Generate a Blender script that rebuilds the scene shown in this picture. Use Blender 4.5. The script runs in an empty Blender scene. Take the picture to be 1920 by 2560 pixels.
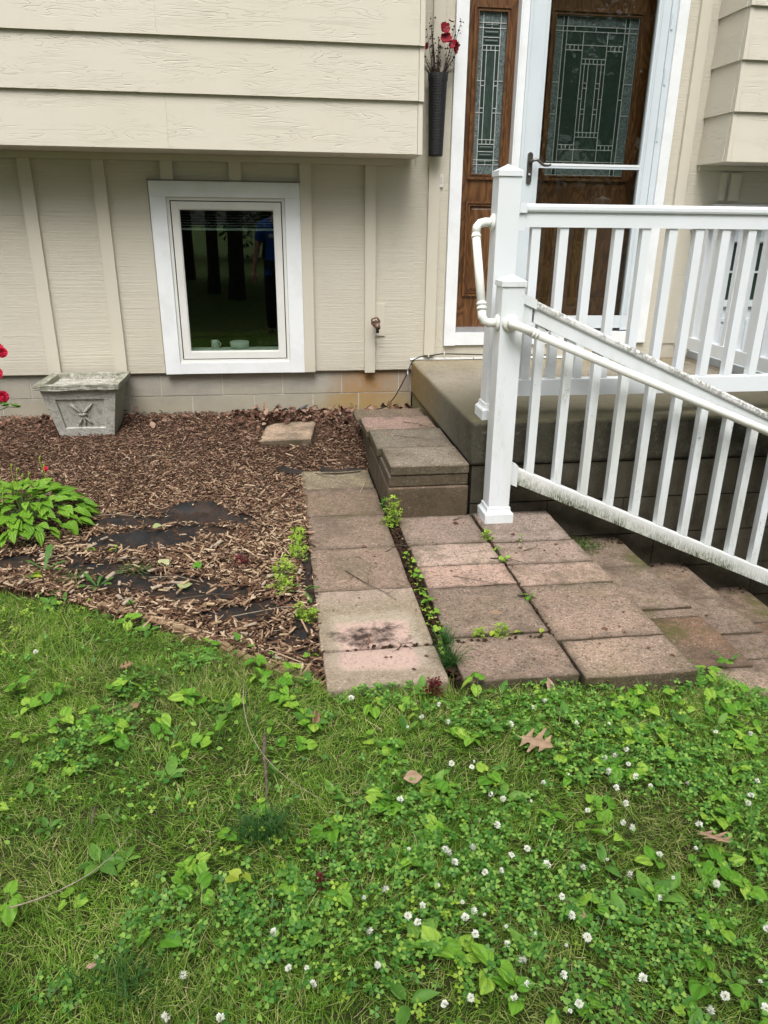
import bpy, bmesh, math, random
import numpy as np
from mathutils import Vector, Matrix, Euler
R = math.radians
rnd = random.Random(7)
rng = np.random.default_rng(11)
SC = bpy.context.scene
COL = SC.collection

# ---------------------------------------------------------------- camera
def make_camera():
    p, y, r = 0.371814, 0.140252, 0.010654
    f = Vector((math.sin(y)*math.cos(p), math.cos(y)*math.cos(p), -math.sin(p)))
    rt = Vector((math.cos(y), -math.sin(y), 0.0)); up = rt.cross(f)
    c, s = math.cos(r), math.sin(r)
    X = rt*c + up*s; Y = up*c - rt*s; Z = -f
    cd = bpy.data.cameras.new('camera'); co = bpy.data.objects.new('camera', cd); COL.objects.link(co)
    co.matrix_world = Matrix(((X.x, Y.x, Z.x, 0), (X.y, Y.y, Z.y, -5.05), (X.z, Y.z, Z.z, 1.27), (0, 0, 0, 1)))
    cd.sensor_fit = 'HORIZONTAL'; cd.sensor_width = 36; cd.lens = 1845.7/1920*36
    cd.clip_start = 0.02; cd.clip_end = 600
    SC.camera = co
make_camera()

# ---------------------------------------------------------------- world, sun, exposure
SUN_EL, SUN_AZ = R(60), R(190)        # azimuth measured from +Y clockwise: behind the camera, a little to the left
def make_world():
    w = bpy.data.worlds.new('World'); SC.world = w; w.use_nodes = True
    nt = w.node_tree; nt.nodes.clear()
    sky = nt.nodes.new('ShaderNodeTexSky'); sky.sky_type = 'NISHITA'; sky.sun_disc = False
    sky.sun_elevation = SUN_EL; sky.sun_rotation = SUN_AZ
    sky.air_density = 1.0; sky.dust_density = 6.0; sky.ozone_density = 1.0
    hs = nt.nodes.new('ShaderNodeHueSaturation'); hs.inputs['Saturation'].default_value = 0.30; hs.inputs['Value'].default_value = 1.0
    bg = nt.nodes.new('ShaderNodeBackground'); bg.inputs['Strength'].default_value = 0.15
    out = nt.nodes.new('ShaderNodeOutputWorld')
    nt.links.new(sky.outputs[0], hs.inputs['Color']); nt.links.new(hs.outputs[0], bg.inputs[0]); nt.links.new(bg.outputs[0], out.inputs[0])
make_world()
def make_sun():
    l = bpy.data.lights.new('sun', 'SUN'); l.energy = 1.5; l.angle = R(34); l.color = (1.0, 0.98, 0.945)
    o = bpy.data.objects.new('sun', l); COL.objects.link(o)
    d = Vector((math.sin(SUN_AZ)*math.cos(SUN_EL), math.cos(SUN_AZ)*math.cos(SUN_EL), math.sin(SUN_EL)))
    o.rotation_euler = d.to_track_quat('Z', 'Y').to_euler(); o.location = (0, -4, 12)
make_sun()
SC.view_settings.view_transform = 'Standard'
try: SC.view_settings.look = 'None'
except Exception: pass
SC.view_settings.gamma = 1.0; SC.view_settings.use_curve_mapping = False
SC.view_settings.exposure = 0.55
SC.render.engine = 'CYCLES'
SC.cycles.use_denoising = True
SC.cycles.max_bounces = 7; SC.cycles.diffuse_bounces = 3; SC.cycles.glossy_bounces = 3
SC.cycles.transparent_max_bounces = 8; SC.cycles.transmission_bounces = 4

# ---------------------------------------------------------------- material helpers
class NT:
    def __init__(s, name):
        s.m = bpy.data.materials.new(name); s.m.use_nodes = True
        s.t = s.m.node_tree; s.t.nodes.clear()
        s.out = s.n('ShaderNodeOutputMaterial')
    def n(s, ty, **kw):
        nd = s.t.nodes.new(ty)
        for k, v in kw.items(): setattr(nd, k, v)
        return nd
    def l(s, a, b): s.t.links.new(a, b)
    def put(s, sock, v):
        if v is None: return
        if isinstance(v, bpy.types.NodeSocket): s.l(v, sock)
        elif isinstance(v, (tuple, list)) and len(v) == 3 and sock.type == 'RGBA': sock.default_value = (*v, 1)
        else: sock.default_value = v
    def pos(s): return s.n('ShaderNodeNewGeometry').outputs['Position']
    def obj(s): return s.n('ShaderNodeTexCoord').outputs['Object']
    def island(s): return s.n('ShaderNodeNewGeometry').outputs['Random Per Island']
    def orand(s): return s.n('ShaderNodeObjectInfo').outputs['Random']
    def ocol(s): return s.n('ShaderNodeObjectInfo').outputs['Color']
    def mapv(s, v, scale=(1, 1, 1), loc=(0, 0, 0)):
        m = s.n('ShaderNodeMapping'); s.l(v, m.inputs[0]); m.inputs['Scale'].default_value = scale
        s.put(m.inputs['Location'], loc); return m.outputs[0]
    def noise(s, v, scale, detail=3, rough=.55, dist=0.0):
        n = s.n('ShaderNodeTexNoise'); s.l(v, n.inputs['Vector']); n.inputs['Scale'].default_value = scale
        n.inputs['Detail'].default_value = detail; n.inputs['Roughness'].default_value = rough; n.inputs['Distortion'].default_value = dist
        return n.outputs['Fac']
    def voro(s, v, scale, feat='F1', out='Distance'):
        n = s.n('ShaderNodeTexVoronoi', feature=feat); s.l(v, n.inputs['Vector']); n.inputs['Scale'].default_value = scale
        return n.outputs[out]
    def math(s, op, a, b=None, c=None, clamp=False):
        n = s.n('ShaderNodeMath', operation=op); n.use_clamp = clamp
        for i, v in enumerate((a, b, c)):
            if v is not None: s.put(n.inputs[i], v)
        return n.outputs[0]
    def sep(s, v):
        n = s.n('ShaderNodeSeparateXYZ'); s.l(v, n.inputs[0]); return n.outputs
    def rng(s, v, a, b, c=0.0, d=1.0):
        n = s.n('ShaderNodeMapRange'); s.put(n.inputs[0], v)
        for i, x in enumerate((a, b, c, d)): n.inputs[i+1].default_value = x
        return n.outputs[0]
    def ramp(s, v, stops, interp='LINEAR'):
        n = s.n('ShaderNodeValToRGB'); s.put(n.inputs[0], v); r = n.color_ramp; r.interpolation = interp
        while len(r.elements) < len(stops): r.elements.new(0.5)
        for e, (p, c) in zip(r.elements, stops): e.position = p; e.color = (*c, 1)
        return n.outputs[0]
    def mix(s, f, a, b, bt='MIX'):
        n = s.n('ShaderNodeMix', data_type='RGBA', blend_type=bt)
        s.put(n.inputs[0], f); s.put(n.inputs[6], a); s.put(n.inputs[7], b); return n.outputs[2]
    def bump(s, h, strength=.3, dist=.01, prev=None):
        n = s.n('ShaderNodeBump'); n.inputs['Strength'].default_value = strength; n.inputs['Distance'].default_value = dist
        s.put(n.inputs['Height'], h)
        if prev is not None: s.l(prev, n.inputs['Normal'])
        return n.outputs[0]
    def done(s, col, rough=.7, nrm=None, metal=0.0, spec=.5, trans=None, sss=None):
        b = s.n('ShaderNodeBsdfPrincipled')
        s.put(b.inputs['Base Color'], col); s.put(b.inputs['Roughness'], rough); s.put(b.inputs['Metallic'], metal)
        s.put(b.inputs['Specular IOR Level'], spec)
        if nrm is not None: s.l(nrm, b.inputs['Normal'])
        o = b.outputs[0]
        if trans:
            t = s.n('ShaderNodeBsdfTranslucent'); s.put(t.inputs[0], trans[1])
            if nrm is not None: s.l(nrm, t.inputs['Normal'])
            m = s.n('ShaderNodeMixShader'); m.inputs[0].default_value = trans[0]; s.l(o, m.inputs[1]); s.l(t.outputs[0], m.inputs[2]); o = m.outputs[0]
        s.l(o, s.out.inputs[0]); return s.m

M = {}
def beige(name, kind):
    t = NT(name); P = t.pos(); base = (0.565, 0.528, 0.430)
    big = t.noise(P, 1.3, 4); fine = t.noise(P, 160, 2)
    col = t.mix(t.rng(big, .3, .7), base, (0.590, 0.556, 0.468))
    col = t.mix(t.rng(t.noise(P, 9, 5, .7), .55, .8, 0, .18), col, (0.40, 0.36, 0.27))
    off = t.math('MULTIPLY', t.orand(), 40.0)
    cv = t.n('ShaderNodeCombineXYZ'); t.l(off, cv.inputs[0]); t.l(off, cv.inputs[2])
    ad = t.n('ShaderNodeVectorMath', operation='ADD'); t.l(P, ad.inputs[0]); t.l(cv.outputs[0], ad.inputs[1])
    V = ad.outputs[0]
    if kind == 'lap':
        n = t.noise(t.mapv(V, (1.1, 1.1, 11)), 1.0, 3, .50, .15)
        w = t.math('ABSOLUTE', t.math('SINE', t.math('MULTIPLY', n, 66.0)))
        line = t.rng(w, 0.0, .30, 1.0, 0.0)
        brk = t.rng(t.noise(t.mapv(V, (3, 3, 9)), 1, 3), .42, .60)
        line = t.math('MULTIPLY', line, brk)
        col = t.mix(t.math('MULTIPLY', line, .15), col, (0.32, 0.29, 0.22))  # shading of the relief grain is also put into the colour as darker lines
        nr = t.bump(t.math('SUBTRACT', t.math('MULTIPLY', fine, .15), line), .6, .003)
    elif kind == 'panel':
        s1 = t.noise(t.mapv(V, (1.2, 1.2, 95)), 1.0, 3, .6)
        s2 = t.noise(t.mapv(V, (14, 14, 420)), 1.0, 2, .6)
        h = t.math('ADD', s1, t.math('MULTIPLY', s2, .7))
        col = t.mix(t.rng(s1, .56, .72, 0, .22), col, (0.36, 0.33, 0.245))
        pits = t.rng(t.voro(P, 19), 0.018, 0.05, 1, 0); pits = t.math('MULTIPLY', pits, t.rng(t.noise(P, 3), .45, .5))
        col = t.mix(t.math('MULTIPLY', pits, .6), col, (0.22, 0.19, 0.14))
        nr = t.bump(h, .6, .0055)
    else:
        s2 = t.noise(t.mapv(V, (60, 60, 5)), 1.0, 3, .6)
        pits = t.rng(t.voro(V, 15), 0.012, 0.03, 1, 0)
        col = t.mix(t.math('MULTIPLY', pits, .55), col, (0.25, 0.21, 0.15))
        nr = t.bump(t.math('ADD', s2, fine), .25, .0015)
    dirt = t.rng(t.math('ADD', t.sep(P)[2], t.math('MULTIPLY', t.noise(P, 7, 4), .3)), .45, .62, .3, 0)
    col = t.mix(dirt, col, (0.42, 0.38, 0.29))
    return t.done(col, .62, nr, spec=.35)
M['lap'] = beige('beige_lap_paint', 'lap'); M['panel'] = beige('beige_rough_panel_paint', 'panel'); M['trim'] = beige('beige_trim_paint', 'trim')

def whitewood():
    t = NT('white_painted_trim'); P = t.pos()
    col = t.mix(t.rng(t.noise(P, 6, 5, .65), .45, .75), (0.80, 0.825, 0.84), (0.70, 0.725, 0.73))
    col = t.mix(t.rng(t.noise(t.mapv(P, (30, 30, 6)), 1, 4, .7), .66, .74, 0, .5), col, (0.45, 0.43, 0.38))
    nr = t.bump(t.noise(t.mapv(P, (70, 70, 8)), 1, 3), .18, .002)
    return t.done(col, .45, nr)
M['white'] = whitewood()
def vinyl(name, dirt):
    t = NT(name); P = t.pos(); O = t.obj()
    base = t.mix(t.rng(t.noise(P, 3, 3), .3, .7), (0.76, 0.80, 0.83), (0.72, 0.76, 0.78))
    if dirt > 0:
        z = t.sep(P)[2]
        n1 = t.noise(t.mapv(P, (40, 40, 12)), 1, 6, .75); n2 = t.noise(P, 2.2, 3)
        a = t.math('MULTIPLY', t.rng(n1, .62-.1*dirt, .80-.12*dirt), t.rng(n2, .38, .6))
        sp = t.rng(t.noise(P, 120, 3, .7), .44, .58)
        a = t.math('MULTIPLY', a, sp)
        base = t.mix(t.math('MULTIPLY', a, .85), base, (0.10, 0.115, 0.06))
        st = t.rng(t.noise(t.mapv(P, (9, 9, 2)), 1, 5, .65), .40, .65, 0, .42*dirt)
        base = t.mix(st, base, (0.42, 0.44, 0.33))
    col = t.mix(t.math('MULTIPLY', t.rng(t.voro(P, 12), .010, .022, 1, 0), .8), base, (0.12, 0.1, 0.07))
    return t.done(col, .34, t.bump(t.noise(P, 60, 2), .05, .001))
M['vinyl'] = vinyl('white_vinyl', 0); M['vinyl_dirty'] = vinyl('white_vinyl_mildewed', 1.0); M['vinyl_soiled'] = vinyl('white_vinyl_soiled', .5)
def mossyrail():
    t = NT('white_vinyl_mould_streaks'); P = t.pos(); s = t.sep(P)
    # height above the rail's own lower edge (rail slopes with x)
    h = t.math('ADD', s[2], t.math('MULTIPLY', s[0], .435))
    m = t.rng(h, .60, .665, 1, 0); along = t.rng(t.noise(t.mapv(P, (2.6, .01, .01)), 1, 3), .30, .54)
    g = t.rng(t.noise(t.mapv(P, (260, 40, 45)), 1, 4, .7), .42, .56)
    a = t.math('MULTIPLY', t.math('MULTIPLY', t.rng(h, .592, .662, 1.3, 0), g), t.math('MULTIPLY', along, t.rng(t.noise(P, 30, 4), .25, .5)))
    base = t.mix(t.rng(t.noise(P, 4, 3), .3, .7), (0.78, 0.80, 0.80), (0.70, 0.72, 0.69))
    base = t.mix(t.math('MULTIPLY', t.math('MULTIPLY', m, along), .62), base, (0.33, 0.36, 0.22))
    base = t.mix(t.math('MULTIPLY', a, .92), base, (0.05, 0.06, 0.035))
    sp = t.math('MULTIPLY', t.rng(t.noise(P, 150, 4, .75), .60, .70), t.rng(t.noise(P, 5, 3), .45, .6))
    base = t.mix(t.math('MULTIPLY', sp, .6), base, (0.12, 0.13, 0.08))
    return t.done(base, .42)
M['vinyl_mould'] = mossyrail()
def caprail():
    t = NT('white_vinyl_worn_cap'); P = t.pos()
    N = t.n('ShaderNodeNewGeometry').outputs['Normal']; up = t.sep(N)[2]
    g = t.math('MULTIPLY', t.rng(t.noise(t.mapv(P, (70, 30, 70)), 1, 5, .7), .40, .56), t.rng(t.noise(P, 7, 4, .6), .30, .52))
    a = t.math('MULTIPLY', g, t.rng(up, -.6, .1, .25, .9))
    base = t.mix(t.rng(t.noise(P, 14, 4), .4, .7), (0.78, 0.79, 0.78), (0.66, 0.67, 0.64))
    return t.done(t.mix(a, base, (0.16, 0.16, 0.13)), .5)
M['vinyl_cap'] = caprail()
def pvc():
    t = NT('ivory_pipe'); P = t.pos()
    return t.done(t.mix(t.rng(t.noise(P, 12, 4), .4, .7), (0.80, 0.815, 0.765), (0.74, 0.755, 0.68)), .25)
M['pvc'] = pvc()

def block():
    t = NT('foundation_block'); P = t.pos(); x, y, z = t.sep(P)
    n = t.noise(P, 5, 6, .7); f = t.noise(P, 140, 3, .7)
    col = t.mix(t.rng(n, .35, .7), (0.40, 0.375, 0.32), (0.29, 0.275, 0.24))
    col = t.mix(t.rng(f, .50, .75, 0, .4), col, (0.17, 0.16, 0.14))
    col = t.mix(t.math('MULTIPLY', t.orand(), .35), col, (0.36, 0.33, 0.26))
    low = t.rng(t.math('ADD', z, t.math('MULTIPLY', n, .18)), .33, .2, 0, .45)
    col = t.mix(low, col, (0.37, 0.33, 0.23))
    nx = t.math('ADD', x, t.math('MULTIPLY', t.math('SUBTRACT', n, .5), .35))
    a = t.math('MULTIPLY', t.rng(nx, .26, .54), t.rng(nx, .62, .92, 1, .22))
    col = t.mix(t.math('MULTIPLY', a, t.rng(t.noise(P, 11, 4, .7), .3, .7, .45, .95)), col, (0.36, 0.18, 0.045))
    b = t.math('MULTIPLY', t.rng(nx, .1, .45), t.rng(z, .2, .1))
    col = t.mix(t.math('MULTIPLY', b, .5), col, (0.36, 0.27, 0.10))
    nr = t.bump(t.math('ADD', f, t.math('MULTIPLY', n, .8)), .5, .004)
    return t.done(col, .9, nr, spec=.2)
M['block'] = block()
def simple(name, c1, c2=None, rough=.7, nscale=20, bump=.2, bdist=.003, spec=.4, metal=0.0, lo=.35, hi=.65):
    t = NT(name); P = t.pos(); n = t.noise(P, nscale, 4, .6)
    return t.done(t.mix(t.rng(n, lo, hi), c1, c2 or c1), rough, t.bump(n, bump, bdist), metal, spec)
M['mortar'] = simple('mortar', (.52, .50, .43), (.42, .40, .34), .95, 60)
def porch():
    t = NT('porch_concrete'); P = t.pos(); x, y, z = t.sep(P)
    up = t.sep(t.n('ShaderNodeNewGeometry').outputs['Normal'])[2]
    n = t.noise(P, 4, 6, .7); f = t.noise(P, 170, 3, .7); g = t.voro(P, 120)
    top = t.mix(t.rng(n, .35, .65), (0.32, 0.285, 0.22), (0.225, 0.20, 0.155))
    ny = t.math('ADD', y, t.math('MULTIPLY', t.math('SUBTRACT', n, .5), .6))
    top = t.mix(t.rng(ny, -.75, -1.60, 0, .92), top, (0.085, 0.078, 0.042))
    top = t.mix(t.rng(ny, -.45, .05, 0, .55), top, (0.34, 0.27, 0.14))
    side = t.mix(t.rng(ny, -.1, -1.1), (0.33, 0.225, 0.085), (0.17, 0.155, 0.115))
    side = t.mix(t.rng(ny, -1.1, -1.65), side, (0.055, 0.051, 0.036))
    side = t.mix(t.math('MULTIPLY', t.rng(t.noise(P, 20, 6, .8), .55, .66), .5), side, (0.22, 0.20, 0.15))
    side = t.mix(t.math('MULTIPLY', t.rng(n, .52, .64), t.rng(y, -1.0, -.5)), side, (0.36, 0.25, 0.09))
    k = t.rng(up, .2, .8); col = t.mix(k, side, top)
    col = t.mix(t.rng(f, .48, .66, 0, .55), col, (0.085, 0.08, 0.06))
    col = t.mix(t.rng(t.noise(P, 26, 5, .75), .52, .68, 0, .45), col, (0.13, 0.12, 0.085))
    col = t.mix(t.math('MULTIPLY', t.rng(g, .0, .25, 1, 0), t.rng(y, -1.0, -1.7, 0, .35)), col, (0.30, 0.28, 0.22))
    nr = t.bump(t.math('ADD', f, t.math('MULTIPLY', n, 1.0)), .6, .006)
    nr = t.bump(g, .35, .005, nr)
    return t.done(col, .92, nr, spec=.2)
M['porch'] = porch()
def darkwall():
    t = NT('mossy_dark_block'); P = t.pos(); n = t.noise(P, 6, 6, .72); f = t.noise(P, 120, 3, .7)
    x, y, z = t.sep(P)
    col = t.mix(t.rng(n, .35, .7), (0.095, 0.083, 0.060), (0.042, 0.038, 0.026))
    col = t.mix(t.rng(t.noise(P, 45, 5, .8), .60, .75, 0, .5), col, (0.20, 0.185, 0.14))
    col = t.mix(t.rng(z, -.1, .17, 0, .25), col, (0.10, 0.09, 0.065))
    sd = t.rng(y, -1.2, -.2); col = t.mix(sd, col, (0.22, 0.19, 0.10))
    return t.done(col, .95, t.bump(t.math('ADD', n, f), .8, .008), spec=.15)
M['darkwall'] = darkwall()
def paver(name='paver_aggregate'):
    t = NT(name); P = t.pos(); C = t.ocol()
    x, y, z = t.sep(P)
    n = t.noise(P, 3.4, 6, .68); m = t.noise(P, 16, 5, .7)
    C = t.mix(1.0, C, (1.38, 1.28, 1.20), 'MULTIPLY')
    G = t.sep(t.n('ShaderNodeTexCoord').outputs['Generated'])
    e = [t.math('ABSOLUTE', t.math('SUBTRACT', G[i], .5)) for i in (0, 1)]
    edge = t.math('ADD', t.math('MAXIMUM', e[0], e[1]), t.math('MULTIPLY', t.math('SUBTRACT', m, .5), .22))
    tone = t.rng(t.orand(), 0, 1, .86, 1.12)
    col = t.mix(t.rng(n, .35, .68, 0, .62), C, (0.145, 0.112, 0.088))
    col = t.mix(t.rng(m, .55, .75, 0, .32), col, (0.30, 0.245, 0.195))
    v = t.n('ShaderNodeTexVoronoi'); t.l(P, v.inputs['Vector']); v.inputs['Scale'].default_value = 125
    vr = t.sep(v.outputs['Color'])[0]
    col = t.mix(t.math('MULTIPLY', t.rng(vr, .80, .96, 0, .75), t.rng(v.outputs['Distance'], .30, .6, 1, 0)), col, (0.50, 0.42, 0.34))
    col = t.mix(t.math('MULTIPLY', t.rng(vr, .30, .08, 0, .85), t.rng(v.outputs['Distance'], .35, .6, 1, 0)), col, (0.06, 0.045, 0.036))
    col = t.mix(t.rng(t.noise(P, 45, 6, .85), .50, .64, 0, .6), col, (0.075, 0.06, 0.045))
    v2 = t.n('ShaderNodeTexVoronoi'); t.l(P, v2.inputs['Vector']); v2.inputs['Scale'].default_value = 210
    vr2 = t.sep(v2.outputs['Color'])[0]
    col = t.mix(t.rng(vr2, .75, 1, 0, .5), col, (0.36, 0.29, 0.24)); col = t.mix(t.rng(vr2, .3, .0, 0, .5), col, (0.075, 0.058, 0.045))
    tn = t.n('ShaderNodeHueSaturation'); t.l(tone, tn.inputs['Value']); t.l(col, tn.inputs['Color']); col = tn.outputs[0]
    col = t.mix(t.rng(edge, .42, .52, 0, .62), col, (0.085, 0.066, 0.045))
    upn = t.sep(t.n('ShaderNodeNewGeometry').outputs['Normal'])[2]
    col = t.mix(t.math('MULTIPLY', t.rng(upn, .2, .6, 1, 0), t.rng(t.noise(P, 12, 5, .75), .35, .6, .25, .85)), col, (0.060, 0.050, 0.026))
    blot = t.math('MULTIPLY', t.rng(t.noise(P, 6.5, 6, .75), .50, .62), .55)
    col = t.mix(blot, col, (0.105, 0.080, 0.055))
    low = t.rng(z, -.15, -.25); col = t.mix(t.math('MULTIPLY', low, t.rng(t.noise(P, 4.2, 6, .8), .48, .62, .10, .75)), col, (0.085, 0.060, 0.040))
    moss = t.math('MULTIPLY', t.rng(t.noise(P, 2.6, 5, .7), .52, .64), t.rng(z, -.12, -.26, .25, 1.0))
    col = t.mix(moss, col, (0.075, 0.075, 0.02))
    nr = t.bump(t.math('ADD', t.math('MULTIPLY', v.outputs['Distance'], .8), t.math('ADD', m, t.noise(P, 300, 2))), .6, .004)
    return t.done(col, .9, nr, spec=.25)
M['paver'] = paver()
def paver_stained():
    # paver with an oblong print left by a pot: pink clean patch, green halo, soot-black dirt
    t = NT('paver_stained'); P = t.pos(); x, y, z = t.sep(P)
    wob = t.math('MULTIPLY', t.math('SUBTRACT', t.noise(P, 14, 4), .5), .05)
    def rectmask(x0, x1, y0, y1, w):
        a = t.rng(t.math('ADD', x, wob), x0-w, x0+w); b = t.rng(t.math('ADD', x, wob), x1-w, x1+w, 1, 0)
        c = t.rng(t.math('ADD', y, wob), y0-w, y0+w); d = t.rng(t.math('ADD', y, wob), y1-w, y1+w, 1, 0)
        return t.math('MULTIPLY', t.math('MULTIPLY', a, b), t.math('MULTIPLY', c, d))
    v = t.n('ShaderNodeTexVoronoi'); t.l(P, v.inputs['Vector']); v.inputs['Scale'].default_value = 170
    vr = t.sep(v.outputs['Color'])[0]; m = t.noise(P, 18, 5, .7)
    col = t.mix(t.rng(m, .3, .7), (0.38, 0.295, 0.235), (0.26, 0.20, 0.155))
    halo = t.rng(t.math('ADD', y, t.math('MULTIPLY', wob, 2)), -2.52, -2.62, .15, 1); halo = t.math('MULTIPLY', halo, t.rng(y, -2.90, -2.80, .55, 1))
    col = t.mix(t.math('MULTIPLY', halo, .55), col, (0.20, 0.175, 0.105))
    col = t.mix(t.rng(t.noise(P, 42, 6, .85), .50, .66, 0, .45), col, (0.11, 0.09, 0.06))
    col = t.mix(t.math('MULTIPLY', rectmask(.135, .445, -3.04, -2.66, .02), .75), col, (0.36, 0.31, 0.235))
    col = t.mix(t.math('MULTIPLY', rectmask(.155, .41, -3.03, -2.72, .012), .9), col, (0.46, 0.325, 0.275))
    col = t.mix(t.rng(vr, .8, 1, 0, .4), col, (0.5, 0.44, 0.35)); col = t.mix(t.rng(vr, .25, .0, 0, .45), col, (0.12, 0.095, 0.07))
    cx = t.math('MULTIPLY', t.math('SUBTRACT', x, .262), 1.0); cy = t.math('SUBTRACT', y, -2.815)
    d = t.math('SQRT', t.math('ADD', t.math('MULTIPLY', cx, cx), t.math('MULTIPLY', t.math('MULTIPLY', cy, cy), 3.5)))
    d = t.math('ADD', d, t.math('ADD', t.math('MULTIPLY', t.math('SUBTRACT', t.noise(P, 13, 3, .6), .5), .34), t.math('MULTIPLY', t.math('SUBTRACT', t.noise(P, 60, 6, .85), .5), .16)))
    soot = t.math('MULTIPLY', t.rng(d, .06, .14, 1, 0), t.rng(y, -2.905, -2.895))
    col = t.mix(t.math('MULTIPLY', soot, .93), col, (0.022, 0.013, 0.010))
    return t.done(col, .9, t.bump(t.math('ADD', v.outputs['Distance'], m), .5, .003), spec=.25)
M['paver_stained'] = paver_stained()

def wood():
    t = NT('oak_stained_door'); P = t.pos(); off = t.math('MULTIPLY', t.orand(), 9.0)
    cv = t.n('ShaderNodeCombineXYZ'); t.l(off, cv.inputs[0]); ad = t.n('ShaderNodeVectorMath', operation='ADD'); t.l(P, ad.inputs[0]); t.l(cv.outputs[0], ad.inputs[1]); V = ad.outputs[0]
    n = t.noise(t.mapv(V, (6.5, 6.5, 1.6)), 1, 3, .5, .5)
    w = t.math('SINE', t.math('MULTIPLY', n, 85)); fine = t.noise(t.mapv(V, (260, 260, 7)), 1, 3, .7)
    col = t.ramp(t.rng(w, -1, 1), [(0, (0.080, 0.033, 0.011)), (.5, (0.125, 0.054, 0.017)), (1, (0.165, 0.075, 0.025))])
    col = t.mix(t.rng(fine, .45, .7, 0, .6), col, (0.055, 0.018, 0.006))
    return t.done(col, .38, t.bump(t.math('ADD', w, fine), .12, .001), spec=.5)
M['wood'] = wood()
def darkglass(name, tex, c):
    t = NT(name); P = t.pos()
    if tex == 'chip':
        h = t.noise(t.mapv(P, (1, 1, 1)), 95, 4, .65, 1.2); col = t.mix(t.rng(h, .38, .64), c, tuple(k*4.6+.02 for k in c)); nr = t.bump(h, .9, .004)
    elif tex == 'wave':
        h = t.noise(t.mapv(P, (1, 1, .35)), 60, 2, .5, .8); col = t.mix(t.rng(h, .4, .7), c, tuple(k*1.7 for k in c)); nr = t.bump(h, .35, .003)
    else:
        h = t.noise(P, 6, 2); col = t.mix(h, c, tuple(k*1.25 for k in c)); nr = t.bump(h, .08, .01)
    return t.done(col, .30 if tex != 'chip' else .35, nr, spec=.35)
M['g_clear'] = darkglass('leaded_green_glass', 'clear', (0.020, 0.036, 0.028))
M['g_wave'] = darkglass('leaded_water_glass', 'wave', (0.025, 0.042, 0.034))
M['g_chip'] = darkglass('leaded_chip_glass', 'chip', (0.034, 0.046, 0.045))
M['came'] = simple('zinc_came', (.50, .52, .51), (.36, .38, .37), .45, 50, .1, .001, .5, .15)
def pane(name, tint, ior):
    t = NT(name); tr = t.n('ShaderNodeBsdfTransparent'); tr.inputs[0].default_value = (*tint, 1)
    g = t.n('ShaderNodeBsdfGlossy'); g.inputs['Roughness'].default_value = .006
    f0 = ((ior-1)/(ior+1))**2; lw = t.n('ShaderNodeLayerWeight'); lw.inputs[0].default_value = .5
    fc = t.math('ADD', t.math('MULTIPLY', t.math('POWER', lw.outputs['Facing'], 5.0), 1-f0), f0)
    m = t.n('ShaderNodeMixShader'); t.l(fc, m.inputs[0]); t.l(tr.outputs[0], m.inputs[1]); t.l(g.outputs[0], m.inputs[2])
    t.l(m.outputs[0], t.out.inputs[0]); return t.m
M['glass'] = pane('window_glass', (.72, .78, .74), 1.85); M['stormglass'] = pane('storm_glass', (.82, .84, .82), 1.45)
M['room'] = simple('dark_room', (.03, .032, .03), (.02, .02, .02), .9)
M['blind'] = simple('blind_slats', (.62, .66, .62), (.55, .60, .56), .6)
M['cup'] = simple('glazed_cup', (.55, .60, .55), (.5, .54, .5), .3)
M['rubber'] = simple('black_gasket', (.015, .015, .015), None, .6)
M['ivory'] = simple('ivory_vinyl_window', (.74, .74, .71), (.69, .69, .65), .4, 8, .03)
M['bronze'] = simple('satin_nickel_dark', (.16, .145, .125), (.11, .10, .09), .35, 30, .1, .001, .5, .8)
M['alu'] = simple('mill_aluminium', (.5, .5, .52), (.42, .42, .45), .4, 20, .05, .001, .5, .6)
M['flash'] = simple('grey_flashing', (.20, .19, .18), (.13, .125, .12), .6, 40)
M['storm'] = simple('storm_door_paint', (.62, .68, .71), (.58, .64, .68), .35, 3, .02)
M['rust'] = simple('old_brass', (.24, .15, .10), (.12, .075, .05), .55, 90, .6, .003, .4, .45)
M['black_cable'] = simple('black_cable', (.012, .012, .012), (.02, .02, .018), .45)
M['grey_cable'] = simple('painted_cable', (.30, .28, .22), (.08, .075, .06), .6, 30)
M['black_wicker'] = None
def wicker():
    t = NT('black_wicker'); x, y, z = t.sep(t.obj())
    a = t.math('ARCTAN2', y, x)
    u = t.math('MULTIPLY', a, 12.0); v = t.math('MULTIPLY', z, 760.0)
    w = t.math('MULTIPLY', t.math('SINE', u), t.math('SINE', t.math('ADD', v, t.math('MULTIPLY', t.math('SIGN', t.math('SINE', u)), 1.57))))
    n = t.noise(t.pos(), 80, 3)
    col = t.mix(t.rng(t.math('ADD', w, n), -.2, 1.4), (0.004, 0.004, 0.005), (0.020, 0.021, 0.024))
    return t.done(col, .5, t.bump(t.math('ADD', w, n), .8, .0035), spec=.35)
M['black_wicker'] = wicker()
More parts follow.
